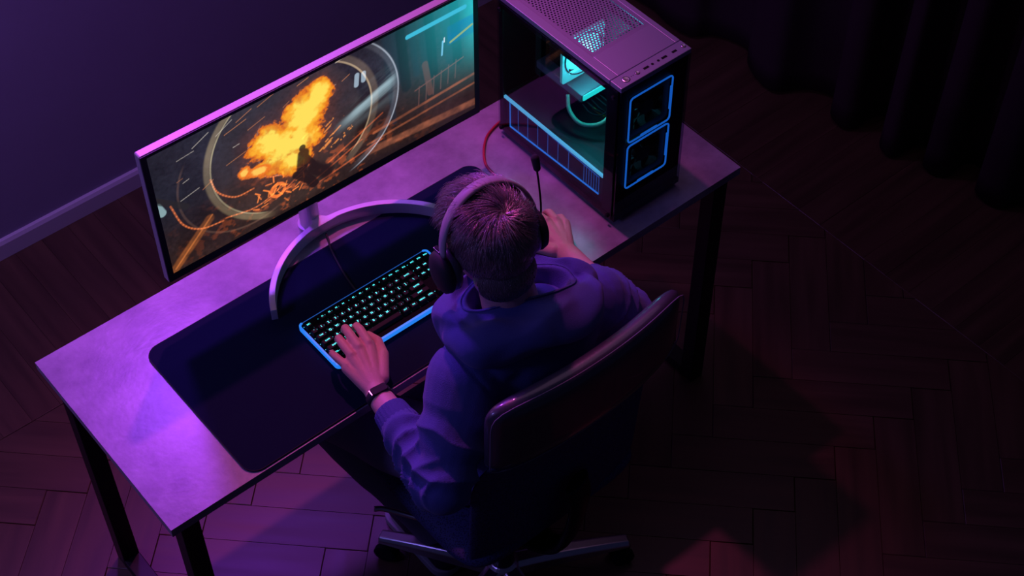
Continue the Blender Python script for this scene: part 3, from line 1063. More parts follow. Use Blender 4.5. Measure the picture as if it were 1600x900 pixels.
    # front: smoked glass, two lit fans
    bm = bmesh.new(); box(bm, 0, W, -.0005, .0035, FT, H - .012)
    obj('front_glass', bm, M['dark_glass'], t)
    part('front_frame', [(0, .030, .0085, .011, FT, H - .012), (.152, W, .0085, .011, FT, H - .012), (.030, .152, .0085, .011, FT, .083), (.030, .152, .0085, .011, .343, H - .012), (.030, .152, .0085, .011, .212, .217)], 'pc_black')
    for z0, z1 in ((.219, .341), (.086, .209)):
        bm = bmesh.new(); fan_o = None
        FX = Matrix(((1, 0, 0, 0), (0, 0, 1, 0), (0, 1, 0, 0), (0, 0, 0, 1)))
        cxf, czf = .0915, (z0 + z1) / 2
        # housing ring
        n = 32
        sq = rrect(.034, .149, z0 + .002, z1 - .002, .008, 8)
        m_ = len(sq)
        a = [bm.verts.new((x, .012, z)) for x, z in sq]
        b = [bm.verts.new((cxf + .053 * math.cos(math.atan2(z - czf, x - cxf)), .012, czf + .053 * math.sin(math.atan2(z - czf, x - cxf)))) for x, z in sq]
        a2 = [bm.verts.new((v.co.x, .036, v.co.z)) for v in a]; b2 = [bm.verts.new((v.co.x, .036, v.co.z)) for v in b]
        for k in range(m_):
            k2 = (k + 1) % m_
            bm.faces.new([a[k], a[k2], b[k2], b[k]]); bm.faces.new([b[k], b[k2], b2[k2], b2[k]]); bm.faces.new([a[k], a[k2], a2[k2], a2[k]])
        fan_o = obj('front_fan', bm, M['pc_black'], t)
        bm = bmesh.new()
        tube(bm, [(x, .0060, z) for x, z in rrect(.0335, .1495, z0, z1, .009, 6)], .0019, 8, closed=True)
        # two wider lit bars along the right and bottom sides
        tube(bm, [(.1475, .0062, z0 + .03), (.1475, .0062, z1 - .03)], .0024, 8)
        tube(bm, [(.070, .0062, z0 + .0018), (.115, .0062, z0 + .0018)], .0024, 8)
        lo = obj('light_frame', bm, M['led_blue'], fan_o); lo['label'] = 'glowing blue frame'
        bm = bmesh.new()
        lathe(bm, [(.018, .016), (.019, .019), (.019, .032)], 24, FX @ Matrix.Translation((cxf, czf, 0)))
        for k in range(7):
            a_ = 2 * PI * k / 7
            vs = []
            for rr, da, y0_, y1_ in ((.017, 0, .018, .030), (.035, .15, .017, .031), (.050, .30, .018, .031)):
                vs.append((bm.verts.new((cxf + rr * math.cos(a_ + da), y0_, czf + rr * math.sin(a_ + da))), bm.verts.new((cxf + rr * math.cos(a_ + da + .62), y1_, czf + rr * math.sin(a_ + da + .62)))))
            for p, q in zip(vs, vs[1:]): bm.faces.new([p[0], p[1], q[1], q[0]])
        obj('blades', bm, M['plastic'], fan_o)
    # inside: mainboard, cooler with lit fan, graphics card, leads
    mb = part('mainboard', [(W - .025, W - .020, .13, D - .02, .125, .365)], 'board')
    part('memory_module', [(W - .055, W - .025, .150 + .009 * 0, .153, .24, .345), (W - .055, W - .025, .160, .163, .24, .345)], 'gpu', .0005, mb)
    part('rear_cover', [(W - .065, W - .025, .315, .362, .22, .36)], 'plastic', .002, mb)
    # cooler: white-framed fan facing the front, frosted lit disc
    bm = bmesh.new()
    cx, cz, yf = .100, .283, .222
    sq = rrect(cx - .058, cx + .058, cz - .058, cz + .058, .006, 8)
    a = [bm.verts.new((x, yf, z)) for x, z in sq]
    b = [bm.verts.new((cx + .054 * math.cos(math.atan2(z - cz, x - cx)), yf, cz + .054 * math.sin(math.atan2(z - cz, x - cx)))) for x, z in sq]
    a2 = [bm.verts.new((v.co.x, yf + .007, v.co.z)) for v in a]; b2 = [bm.verts.new((v.co.x, yf + .007, v.co.z)) for v in b]
    for k in range(len(sq)):
        k2 = (k + 1) % len(sq)
        bm.faces.new([a[k], a[k2], b[k2], b[k]]); bm.faces.new([b[k], b[k2], b2[k2], b2[k]]); bm.faces.new([a[k], a[k2], a2[k2], a2[k]]); bm.faces.new([a2[k], a2[k2], b2[k2], b2[k]])
    cf = obj('cooler_fan', bm, M['fan_frame'], t); cf['label'] = 'cyan glowing cooler fan'
    FX = Matrix(((1, 0, 0, 0), (0, 0, 1, 0), (0, 1, 0, 0), (0, 0, 0, 1)))
    bm = bmesh.new()
    tube(bm, [(cx + .051 * math.cos(2 * PI * k / 40), yf - .001, cz + .051 * math.sin(2 * PI * k / 40)) for k in range(40)], .0012, 6, closed=True)
    obj('fan_rim', bm, M['pc_black'], cf)
    bm = bmesh.new(); lathe(bm, [(.047, .012), (.046, .010), (.028, .008)], 40, FX @ Matrix.Translation((cx, cz, yf)), cap=True)
    obj('lit_blades', bm, M['fan_glow'], cf)
    bm = bmesh.new(); lathe(bm, [(.027, .008), (.026, -.001), (.0200, -.003)], 32, FX @ Matrix.Translation((cx, cz, yf)))
    obj('hub', bm, M['fan_core'], cf)
    bm = bmesh.new()
    for k in range(16): box(bm, cx - .030, cx + .055, yf + .030, yf + .075, cz - .05 + k * .0064, cz - .049 + k * .0064)
    obj('heat_sink', bm, M['copper'], t)
    g = part('graphics_card', [(.066, W - .022, .186, .335, .186, .206)], 'gpu', .002)
    part('lit_edge', [(.070, .150, .1835, .1865, .190, .204)], 'led_cyan', .0005, g)
    part('lower_board', [(.075, W - .022, .20, .335, .170, .180)], 'board', .0005, g)
    bm = bmesh.new()
    tube(bm, spline([(.062, .226, .185), (.050, .205, .160), (.052, .170, .146), (.080, .140, .150), (.118, .140, .168), (.150, .150, .200), (.165, .155, .215)], 8), .0046, 10)
    obj('sleeved_lead', bm, M['green_cable'], t)
    bm = bmesh.new()
    tube(bm, spline([(.085, .170, .172), (.100, .150, .155), (.128, .145, .152), (.150, .160, .165)], 6), .0026, 8)
    obj('yellow_lead', bm, M['yellow_cable'], t)
    bm = bmesh.new()
    for k in range(5):
        tube(bm, spline([(.07 + .012 * k, .19, .18), (.075 + .013 * k, .165 - .004 * k, .165 + .004 * (k % 2)), (.10 + .012 * k, .150, .160 - .003 * k), (.15, .16 + .004 * k, .18)], 5), .0022, 6)
    box(bm, .10, .13, .125, .150, .140, .158)
    obj('cable_bundle', bm, M['plastic'], t)
    for nm, loc, e, c in (('cooler_light', (.085, .19, .285), .42, (.06, .85, 1.0)), ('tray_light', (.11, .120, .30), .24, (.05, .9, .85))):
        d = bpy.data.lights.new(nm, 'POINT'); d.color = c; d.energy = e; d.shadow_soft_size = .02
        lo = bpy.data.objects.new(nm, d); lo.location = loc; lo.parent = t; COL.objects.link(lo)
build_pc()


# ------------------------------------------------------------------ chair
CX, CY = .705, -.17
def build_chair():
    t = empty('office_chair', (.66, -.145, 0))
    tag(t, 'black high-backed office chair on castors with a padded leather top band', 'chair')
    L = t.location
    # backrest surface: y as a function of height, sides wrapping forward
    prof = [(1.03, -.350), (.94, -.347), (.86, -.344), (.80, -.332), (.72, -.310), (.60, -.300), (.48, -.292), (.40, -.280)]
    zs_ = [p[0] for p in prof][::-1]; ys_ = [p[1] for p in prof][::-1]
    def yb(z): return float(np.interp(z, zs_, ys_))
    def back(cx, cz, hw):
        def fn(x, z, off):
            return Vector((cx + x, yb(cz + z) + .030 * (abs(x) / hw) ** 2.2 + off, cz + z)) - L
        return fn
    bm = bmesh.new(); pillow(bm, .232, .105, .052, back(.722, .912, .232), n=7, p=7)
    hd = obj('upper_backrest', bm, M['leather'], t)
    bm = bmesh.new()
    pts = []
    for k in range(72):
        a = 2 * PI * k / 72
        c, s = math.cos(a), math.sin(a)
        m = max(abs(c), abs(s)); u, v = c / m, s / m
        q = 1 / ((abs(u) ** 7 + abs(v) ** 7) ** (1 / 7))
        x, z = u * q * .2325, v * q * .1055
        p = Vector((.722 + x, yb(.912 + z) + .030 * (abs(x) / .232) ** 2.2 - .016, .912 + z)) - L
        pts.append(p)
    tube(bm, pts, .0012, 6, closed=True)
    obj('piping', bm, M['stitch'], hd)
    bm = bmesh.new(); pillow(bm, .222, .205, .018, back(.702, .625, .222), n=9, p=10)
    obj('lower_backrest', bm, M['net'], t)
    # seat cushion and shell
    def seatfn(x, z, off):
        return Vector((.70 + x, -.06 + z, .445 + off - .02 * max(0, z / .24) ** 3)) - L
    bm = bmesh.new(); pillow(bm, .235, .235, .075, seatfn, n=7, p=6)
    obj('seat', bm, M['net'], t)
    def shellfn(x, z, off):
        return Vector((.70 + x, -.06 + z, .402 + off)) - L
    bm = bmesh.new(); pillow(bm, .205, .205, .024, shellfn, n=6, p=10)
    obj('seat_shell', bm, M['plastic'], t)
    bm = bmesh.new()
    tube(bm, spline([(.60 - L.x, -.19 - L.y, .385), (.53 - L.x, -.13 - L.y, .382), (.455 - L.x, -.02 - L.y, .385), (.432 - L.x, .0 - L.y, .388)], 6), .006, 8)
    obj('lever', bm, M['chrome'], t)
    bm = bmesh.new(); box(bm, .60 - L.x, .72 - L.x, -.24 - L.y, -.08 - L.y, .345, .39)
    obj('tilt_mechanism', bm, M['black_metal'], t, bevel=.008)
    bm = bmesh.new()
    lathe(bm, [(.014, .10), (.014, .35)], 20); lathe(bm, [(.026, .09), (.025, .24), (.022, .25)], 24)
    obj('gas_lift', bm, M['black_metal'], t)
    bm = bmesh.new(); tube(bm, spline([(.0, -.06, .36), (.0, -.13, .37), (.02, -.185, .42), (.04, -.20, .55), (.04, -.19, .62)], 6), .016, 10, flat=(2.2, .8))
    obj('back_support', bm, M['black_metal'], t)
    bm = bmesh.new(); lathe(bm, [(.036, .075), (.040, .085), (.038, .125), (.028, .135)], 28)
    obj('base_hub', bm, M['chrome'], t, smooth=False, bevel=.003)
    for k in range(5):
        a = math.radians(121 + 72 * k)
        d = Vector((math.cos(a), math.sin(a), 0)); s = Vector((-d.y, d.x, 0))
        bm = bmesh.new()
        prev = None
        for q in range(9):
            f = q / 8
            r = .03 + f * .27
            w = .024 - .006 * f; zt = .128 - .045 * f ** 1.4; zb = .085 - .020 * f
            cur = [bm.verts.new(d * r + s * x + Vector((0, 0, z))) for x, z in ((-w, zb), (w, zb), (w, zt - .010), (w * .55, zt), (-w * .55, zt), (-w, zt - .010))]
            if prev:
                for m_ in range(6): bm.faces.new([prev[m_], prev[(m_ + 1) % 6], cur[(m_ + 1) % 6], cur[m_]])
            else: bm.faces.new(cur[::-1])
            prev = cur
        bm.faces.new(prev)
        lg = obj('leg', bm, M['chrome'], t, bevel=.003)
        c = d * .285
        bm = bmesh.new()
        for sd in (-1, 1):
            lathe(bm, [(.020, -.008), (.027, -.006), (.027, .006), (.020, .008)], 24,
                  Matrix.Translation(c + Vector((0, 0, .027)) + s * (.014 * sd)) @ s.to_track_quat('Z', 'Y').to_matrix().to_4x4())
        tube(bm, [c + s * -.015 + Vector((0, 0, .027)), c + s * .015 + Vector((0, 0, .027))], .005, 8)
        tube(bm, [c + Vector((0, 0, .03)), c + Vector((0, 0, .075))], .007, 8)
        obj('castor', bm, M['plastic'], lg)
build_chair()


# ------------------------------------------------------------------ person
HEADM = Matrix.Translation((.666, -.118, 1.162)) @ Euler((0, 0, math.radians(-7))).to_matrix().to_4x4() @ Euler((math.radians(-13), 0, 0)).to_matrix().to_4x4() @ Matrix.Scale(0.99, 4)
ELL = (.430, -.262, .785); ELR = (.955, -.205, .785)
WRL = (.458, -.026, .790); WRR = (.980, .022, .782)
SHL = (.548, -.190, .930); SHR = (.850, -.200, .925)

def hm(p): return HEADM @ Vector(p)

def build_person():
    t = empty('person', (.70, -.10, 0.0))
    tag(t, 'person in navy hoodie sitting at the desk, left hand on the keyboard', 'person')
    L = Matrix.Translation(-t.location)
    bm = bmesh.new()
    # cranium, jaw and face
    ellipsoid(bm, (0, -.008, .018), (.071, .088, .078), HEADM)
    ellipsoid(bm, (0, .025, -.030), (.055, .058, .075), HEADM)
    ellipsoid(bm, (0, .048, -.078), (.034, .032, .028), HEADM)
    ellipsoid(bm, (0, .068, .022), (.050, .020, .020), HEADM)      # brow
    limb(bm, hm((0, .084, .008)), hm((0, .099, -.024)), .0085, .0125)      # nose
    ellipsoid(bm, (-.010, .090, -.028), (.008, .009, .007), HEADM); ellipsoid(bm, (.010, .090, -.028), (.008, .009, .007), HEADM)
    ellipsoid(bm, (0, .080, -.051), (.022, .009, .0045), HEADM); ellipsoid(bm, (0, .079, -.060), (.019, .009, .005), HEADM)   # lips
    for s in (-1, 1):
        ellipsoid(bm, (.028 * s, .078, .004), (.015, .010, .010), HEADM)
        ellipsoid(bm, (.036 * s, .062, -.028), (.020, .020, .018), HEADM)
        ellipsoid(bm, (.073 * s, -.006, -.012), (.008, .016, .028), HEADM)   # ears
    # neck, torso
    limb(bm, hm((0, -.030, -.055)), (.680, -.165, 1.0), .049, .055)
    limb(bm, (.680, -.165, 1.0), (.70, -.19, .93), .056, .075)
    ellipsoid(bm, (.70, -.185, .90), (.145, .085, .09)); ellipsoid(bm, (.70, -.175, .78), (.13, .09, .13)); ellipsoid(bm, (.70, -.165, .62), (.13, .095, .12))
    ellipsoid(bm, (.70, -.145, .555), (.15, .11, .065))
    # arms
    limb(bm, SHL, ELL, .045, .036); limb(bm, ELL, WRL, .038, .0245)
    limb(bm, SHR, ELR, .045, .036); limb(bm, ELR, WRR, .038, .0245)
    # legs
    for s, hx, kx in ((-1, .585, .445), (1, .795, .880)):
        limb(bm, (hx, -.13, .555), (kx, .225, .535), .075, .052)
        limb(bm, (kx, .225, .535), (.70 + .10 * s, .02, .09), .050, .032)
    me = remesh(bm, .0045, 5, .5, 'body')

    # hands (finer)
    hb = bmesh.new()
    def hand(wr, mcps, fingers, thumb, elb):
        wr = Vector(wr); m = [Vector(p) for p in mcps]
        d = (wr - Vector(elb)).normalized()
        limb(hb, Vector(elb) + (wr - Vector(elb)) * .45, wr, .031, .0235)
        limb(hb, wr - d * .01, wr + d * .012, .0235, .022)
        for p in m: limb(hb, wr + (p - wr) * .12, p + Vector((0, 0, -.004)), .0175, .0125)
        for a, b in zip(m, m[1:]):
            limb(hb, (wr + a) / 2 + Vector((0, 0, -.004)), (wr + b) / 2 + Vector((0, 0, -.004)), .014, .014)
            limb(hb, a + Vector((0, 0, -.006)), b + Vector((0, 0, -.006)), .0095, .0095)
        for p, (pip, dip, tip), r in zip(m, fingers, (.0092, .0094, .0090, .0080)):
            limb(hb, p, pip, r * 1.08, r); limb(hb, pip, dip, r, r * .9); limb(hb, dip, tip, r * .9, r * .78)
        for (a, b), (ra, rb) in zip(zip(thumb, thumb[1:]), ((.0150, .0125), (.0118, .0102), (.0105, .0085))):
            limb(hb, a, b, ra, rb)
    # left hand on the keys: index .. pinky
    mL = [(.5085, .070, .8150), (.4865, .072, .8185), (.4660, .067, .8150), (.4470, .058, .8050)]
    fL = [((.5150, .108, .8190), (.5215, .130, .8040), (.5240, .142, .7840)),
          ((.4920, .114, .8210), (.5000, .138, .8070), (.5040, .151, .7850)),
          ((.4690, .106, .8160), (.4770, .128, .8030), (.4810, .141, .7830)),
          ((.4440, .090, .8060), (.4470, .108, .7970), (.4515, .120, .7820))]
    hand(WRL, mL, fL, [(.486, .000, .795), (.520, .042, .800), (.534, .078, .795), (.535, .112, .782)], ELL)
    mR = [(.975, .108, .800), (.995, .106, .803), (1.014, .098, .798), (1.029, .087, .790)]
    fR = [((.972, .142, .797), (.970, .160, .785), (.970, .172, .774)),
          ((.993, .144, .799), (.992, .164, .786), (.992, .176, .774)),
          ((1.022, .128, .792), (1.026, .142, .779), (1.026, .150, .767)),
          ((1.039, .110, .781), (1.041, .122, .770), (1.039, .130, .760))]
    hand(WRR, mR, fR, [(.962, .045, .787), (.946, .080, .780), (.944, .110, .770), (.950, .130, .762)], ELR)
    hme = remesh(hb, .0022, 4, .5, 'hands')
    # join hands to body in one mesh
    co1, _ = mesh_arrays(me); co2, no2 = mesh_arrays(hme)
    # knuckle creases and tendons
    for mcp, wr in ((mL, WRL), (mR, WRR)):
        for p in mcp:
            p_ = np.array(p); w_ = np.array(wr)
            dd = p_ - w_; L2 = dd @ dd
            k = np.clip(((co2 - w_) @ dd) / L2, .25, 1.0)
            dist = np.linalg.norm((co2 - w_ - k[:, None] * dd)[:, :2], axis=1)
            up = np.clip(no2[:, 2], 0, 1)
            co2 = co2 + (np.exp(-(dist / .0022) ** 2) * up * .0009)[:, None] * np.array([0, 0, 1.0])
            d3 = np.linalg.norm(co2 - p_ - np.array([0, 0, .009]), axis=1)
            co2 = co2 + (np.exp(-(d3 / .006) ** 2) * .0016)[:, None] * np.array([0, 0, 1.0])
    f1 = [tuple(p.vertices) for p in me.polygons]; off = len(co1)
    f2 = [tuple(v + off for v in p.vertices) for p in hme.polygons]
    bme = bpy.data.meshes.new('body')
    allv = np.vstack([co1, co2]) - np.array(t.location)
    bme.from_pydata([tuple(map(float, v)) for v in allv], [], f1 + f2)
    body = link_mesh('body', bme, M['skin'], t, smooth=True)

    # nails
    for f in fL:
        dip, tip = Vector(f[1]), Vector(f[2])
        d = (tip - dip).normalized()
        up = Vector((0, 0, 1)); n = (up - d * up.dot(d)).normalized(); s = d.cross(n)
        mt = Matrix((s, d, n)).transposed().to_4x4()
        mt.translation = dip + (tip - dip) * .75 + n * .0068
        bm = bmesh.new(); ellipsoid(bm, (0, 0, 0), (.0048, .0055, .0012), L @ mt, 12, 8)
        obj('fingernail', bm, M['nail'], body)

    # eyes
    for s in (-1, 1):
        bm = bmesh.new(); ellipsoid(bm, (.028 * s, .081, .004), (.0105, .0085, .0065), L @ HEADM, 16, 10)
        obj('eye', bm, M['white_plastic'], body, smooth=True)

    # ---------------- hoodie
    bm = bmesh.new()
    ellipsoid(bm, (.70, -.150, .58), (.178, .130, .10)); ellipsoid(bm, (.70, -.160, .70), (.168, .130, .13))
    ellipsoid(bm, (.70, -.175, .83), (.178, .122, .13)); ellipsoid(bm, (.70, -.190, .915), (.170, .100, .085))
    limb(bm, (.60, -.195, .945), (.80, -.200, .945), .066, .066)
    limb(bm, (.665, -.190, .975), (.725, -.190, .975), .060, .060)
    limb(bm, SHL, ELL, .074, .060); limb(bm, (SHL[0] + .03, SHL[1], SHL[2] - .03), (.50, -.21, .84), .07, .06)
    cuffL = Vector(ELL) + (Vector(WRL) - Vector(ELL)) * .80
    cuffR = Vector(ELR) + (Vector(WRR) - Vector(ELR)) * .66
    limb(bm, ELL, cuffL - (cuffL - Vector(ELL)) * .25, .060, .043)
    limb(bm, SHR, ELR, .074, .060); limb(bm, ELR, cuffR - (cuffR - Vector(ELR)) * .22, .060, .044)
    hood_me = remesh(bm, .0042, 9, .6, 'hoodie')
    co, no = mesh_arrays(hood_me)
    # fabric folds
    def fold(a, b, c_m, width, amp, k0, k1, freq, seed, tw=0.8):
        nonlocal co
        a, b = np.array(a), np.array(b); d = b - a; Ld = np.linalg.norm(d); d = d / Ld
        rel = co - a; s = rel @ d / Ld
        perp = rel - (rel @ d)[:, None] * d
        r = np.linalg.norm(perp, axis=1)
        ref = np.array([0, 0, 1.0]); e1 = np.cross(d, ref); e1 /= np.linalg.norm(e1); e2 = np.cross(e1, d)
        ang = np.arctan2(perp @ e2, perp @ e1)
        wgt = np.clip((s - k0) / .12, 0, 1) * np.clip((k1 - s) / .12, 0, 1) * np.clip((width - r) / .03, 0, 1)
        nz = np.array([mnoise.noise(Vector((x * 9 + seed, y * 9, z * 9))) for x, y, z in co[wgt > 0]])
        full = np.zeros(len(co)); full[wgt > 0] = nz
        ph = s * freq + tw * np.sin(ang + seed) + 2.2 * full + .5 * np.sin(2 * ang + seed * 2)
        w = 1 - np.abs(np.sin(ph)) ** .7 * 1.0
        co = co + (wgt * amp * (w - .45))[:, None] * no
    fold(SHL, ELL, 0, .11, .0120, .25, 1.10, 11, 1.0, 1.3)
    fold(ELL, WRL, 0, .085, .0125, -.15, .66, 17, 3.0, 1.2)
    fold(SHR, ELR, 0, .11, .0110, -.1, 1.10, 9, 2.0, 1.3)
    fold(ELR, WRR, 0, .085, .0080, -.15, .62, 13, 5.0, 1.1)
    tor = np.array([mnoise.noise(Vector((x * 7, y * 5, z * 13 + 4))) + .5 * mnoise.noise(Vector((x * 15 + 3, y * 12, z * 24))) for x, y, z in co])
    wt = np.clip((.98 - co[:, 2]) / .1, 0, 1) * np.clip((.17 - np.abs(co[:, 0] - .70)) / .03, 0, 1)
    co = co + (wt * tor * .010)[:, None] * no
    # shoulder seam
    for sx in (-1, 1):
        dseam = np.abs((co[:, 0] - .70) * sx - .150 - .35 * (co[:, 2] - .95))
        m_ = np.exp(-(dseam / .004) ** 2) * (co[:, 2] > .84)
        co = co - (m_ * .0022)[:, None] * no
    hood_me.vertices.foreach_set('co', (co - np.array(t.location)).astype(np.float32).ravel())
    hood_me.update()
    hoodie = link_mesh('hoodie', hood_me, M['hoodie'], t, smooth=True)
    # ribbed cuffs
    for e, w, c, k in ((ELL, WRL, cuffL, 0), (ELR, WRR, cuffR, 1)):
        d = (Vector(w) - Vector(e)).normalized()
        p0, p1 = c - d * .045, c + d * .004
        bm = bmesh.new()
        nS = 96
        q = d.to_track_quat('Z', 'Y').to_matrix()
        rings = []
        for f, rr in ((0, .040), (.15, .0395), (.5, .036), (.9, .0340), (1.0, .0325), (1.0, .029), (.8, .028)):
            c0 = p0 + (p1 - p0) * f - t.location
            ring = []
            for j in range(nS):
                a = 2 * PI * j / nS
                r = rr + (.0007 if j % 4 < 2 else 0)
                ring.append(bm.verts.new(c0 + q @ Vector((r * math.cos(a), r * math.sin(a), 0))))
            rings.append(ring)
        for A, B in zip(rings, rings[1:]):
            for j in range(nS): bm.faces.new([A[j], A[(j + 1) % nS], B[(j + 1) % nS], B[j]])
        obj('cuff', bm, M['rib'], hoodie, smooth=True)

    # hood lying open behind the neck
    nth, prof = 128, []
    P = []
    cx, cy = .693, -.166
    for i in range(nth):
        a = 2 * PI * i / nth
        ca, sa = math.cos(a), math.sin(a)
        backness = max(0.0, -sa)          # 1 behind the neck
        left = max(0.0, -ca)
        n1 = mnoise.noise(Vector((ca * 1.3, sa * 1.3, 2.0))); n2 = mnoise.noise(Vector((ca * 2.6, sa * 2.6, 7.0)))
        rx, ry = .100, (.064 - .020 * backness)
        zr = 1.044 + .034 * backness - .012 * max(0, sa) + .006 * n1
        row = []
        # (radial scale of rim, extra outward, z offset)
        big = .036 + .052 * backness ** 1.2 + .022 * left + .010 * max(0, ca)
        for sc, ex, dz in ((.66, 0, -.075), (.70, 0, -.060), (.80, 0, -.040), (.90, 0, -.018), (.97, 0, -.004), (1.02, .0, .001), (1.05, .004, -.001),
                           (1.05, .22 * big, .0 - .004), (1.05, .45 * big, .001), (1.05, .70 * big, -.004), (1.05, .90 * big, -.014), (1.05, 1.0 * big, -.030),
                           (1.05, 1.02 * big, -.048), (1.05, .92 * big, -.066), (1.05, .75 * big, -.080), (1.05, .5 * big, -.092)):
            rr = (sc)
            x = cx + rx * rr * ca * .94 + ry * rr * sa * .34 + ex * ca
            y = cy - rx * rr * ca * .34 + ry * rr * sa * .94 + ex * sa
            z = zr + dz
            if ex > .4 * big:
                wv = .009 * math.sin(5 * a + 8 * (ex / big) + 3 * n1) + .008 * n2
                x += wv * ca; y += wv * sa; z += .006 * math.sin(7 * a + 2 + 6 * ex / big)
            elif ex > .1 * big:
                z += -.011 * (0.6 + .4 * math.sin(3 * a + 1))
            row.append((x - t.location.x, y - t.location.y, z))
        P.append(row)
    hme2 = grid_mesh('hood', np.array(P), closed_u=True)
    ho = link_mesh('hood', hme2, M['hoodie'], hoodie, smooth=True)
    md = ho.modifiers.new('s', 'SUBSURF'); md.levels = 2; md.render_levels = 2
    # seam line round the hood edge
    bm = bmesh.new()
    tube(bm, [(p[6][0], p[6][1], p[6][2] + .0012) for p in P], .0011, 6, closed=True)
    obj('hood_hem', bm, M['rib'], hoodie)

    # ---------------- trousers
    bm = bmesh.new()
    ellipsoid(bm, (.70, -.135, .565), (.172, .128, .075))
    for s, hx, kx in ((-1, .580, .445), (1, .800, .880)):
        limb(bm, (hx, -.12, .557), (kx, .225, .538), .090, .066)
        limb(bm, (kx, .225, .538), (.70 + .10 * s, .03, .125), .061, .048)
    tme = remesh(bm, .006, 6, .5, 'trousers')
    c3, n3 = mesh_arrays(tme)
    nz = np.array([mnoise.noise(Vector((x * 10, y * 10, z * 10))) for x, y, z in c3])
    c3 = c3 + (nz * .006)[:, None] * n3 - np.array(t.location)
    tme.vertices.foreach_set('co', c3.astype(np.float32).ravel()); tme.update()
    link_mesh('trousers', tme, M['jeans'], t, smooth=True)
    # shoes
    for s in (-1, 1):
        x = .70 + .10 * s
        bm = bmesh.new()
        limb(bm, (x, .02, .075), (x, .02, .11), .045, .043)
        limb(bm, (x, .005, .055), (x, .16, .045), .040, .034)
        limb(bm, (x, -.01, .05), (x, .08, .07), .040, .036)
        sme = remesh(bm, .005, 4, .5, 'shoe')
        c4, _ = mesh_arrays(sme); c4[:, 2] = np.maximum(c4[:, 2], .022); c4 -= np.array(t.location)
        sme.vertices.foreach_set('co', c4.astype(np.float32).ravel()); sme.update()
        so = link_mesh('shoe', sme, M['shoe'], t, smooth=True)
        bm = bmesh.new(); prism(bm, [(p[0] - t.location.x, p[1] - t.location.y) for p in rrect(x - .041, x + .041, -.042, .198, .038)], 0, .024)
        obj('sole', bm, M['sole'], so, bevel=.003)

    # ---------------- hair
    hr = np.array((.0760, .0960, .0850)); hc = np.array((0, -.008, .018))
    def hairline(d):
        """1 inside the hair region, local direction d"""
        x, y, z = d
        lim = -.97 if y < -.35 else (-.97 + (y + .35) / .7 * 1.11 if y < .35 else .14 + (y - .35) * .45)
        return z > lim
    def vol(d):
        return 1.0 + .03 * max(0, d[2]) + .17 * max(0, d[1]) ** .8 * max(0, d[2] + .1) ** .7 * (1 - .35 * abs(d[0]))
    # underlying cap
    P = []
    bm = bmesh.new()
    bmesh.ops.create_icosphere(bm, subdivisions=5, radius=1.0)
    kill = []
    for v in bm.verts:
        d = np.array(v.co)
        if not hairline(d): kill.append(v)
        k = vol(d) + .03 * mnoise.noise(Vector(d * 6))
        p = hc + d * hr * k
        v.co = L @ hm(p)
    bmesh.ops.delete(bm, geom=kill, context='VERTS')
    hair = obj('hair', bm, M['hair'], t, smooth=True)
    bm = bmesh.new()
    nape_c, nape_r = np.array((0, -.040, -.050)), np.array((.060, .050, .052))
    ellipsoid(bm, tuple(nape_c), tuple(nape_r), L @ HEADM)
    obj('nape', bm, M['hair'], hair, smooth=True)
    # strands grown from the scalp, whorl at the crown
    crown = np.array((.10, -.55, .83)); crown /= np.linalg.norm(crown)
    V, Fc = [], []
    N = 18000
    cnt = 0
    HM = np.array(L @ HEADM)
    clumps = rng.normal(size=(420, 3)); clumps /= np.linalg.norm(clumps, axis=1)[:, None]
    while cnt < N:
        d = rng.normal(size=3); d /= np.linalg.norm(d)
        on_nape = cnt % 6 == 0
        if on_nape:
            if d[1] > -.1: continue
            cc_, rr_ = nape_c, nape_r
        else:
            if not hairline(d): continue
            cc_, rr_ = hc, hr
        cnt += 1
        ax = np.cross(crown, d); na = np.linalg.norm(ax)
        away = d - crown * (d @ crown); away -= d * (away @ d)
        away /= np.linalg.norm(away) + 1e-6
        sw = np.cross(d, away)
        ang = math.acos(max(-1, min(1, d @ crown)))
        swirl = .9 * math.exp(-ang / .5) + .15
        cid = int(np.argmax(clumps @ d)); cr = ((cid * 7919) % 1000) / 1000.0
        dirv = away + sw * (swirl + .5 * (cr - .5)) + rng.normal(size=3) * .14
        dirv -= d * (dirv @ d); dirv /= np.linalg.norm(dirv)
        top = max(0.0, d[2]); front = max(0.0, d[1])
        ln = (.012 + .030 * top ** .8 + .004 * front * (.3 + top)) * rng.uniform(.75, 1.15) * (.85 + .4 * cr)
        lift = (.16 + .24 * top + .10 * front * top) * rng.uniform(.5, 1.2) * (.7 + .8 * cr)
        if on_nape:
            dirv = np.array((0, 0, -1.0)) + rng.normal(size=3) * .2; dirv -= d * (dirv @ d); dirv /= np.linalg.norm(dirv)
            lift = .12; ln = .012
        p = cc_ + d * rr_ * (1.0 if on_nape else vol(d))
        pts = []
        cur = p.copy(); dr = dirv * 1.0 + d * lift * 1.9
        st = 5
        for q in range(st + 1):
            pts.append(cur.copy())
            dr = dr / np.linalg.norm(dr)
            cur = cur + dr * ln / st
            nn = (cur - cc_) / rr_; nn /= np.linalg.norm(nn)
            dr = dr - nn * (.20 + .10 * rng.rand()) + dirv * .03
        base = len(V)
        wdt = rng.uniform(.00050, .00085)
        side = np.cross(dirv, d)
        for q, c_ in enumerate(pts):
            w = wdt * (1 - .8 * q / st)
            for a in range(3):
                an = 2 * PI * a / 3
                V.append(c_ + side * w * math.cos(an) + d * w * math.sin(an))
        for q in range(st):
            for a in range(3):
                a2 = (a + 1) % 3
                Fc.append((base + q * 3 + a, base + q * 3 + a2, base + q * 3 + 3 + a2, base + q * 3 + 3 + a))
    Vw = np.array(V) @ HM[:3, :3].T + HM[:3, 3]
    sm_ = bpy.data.meshes.new('strands')
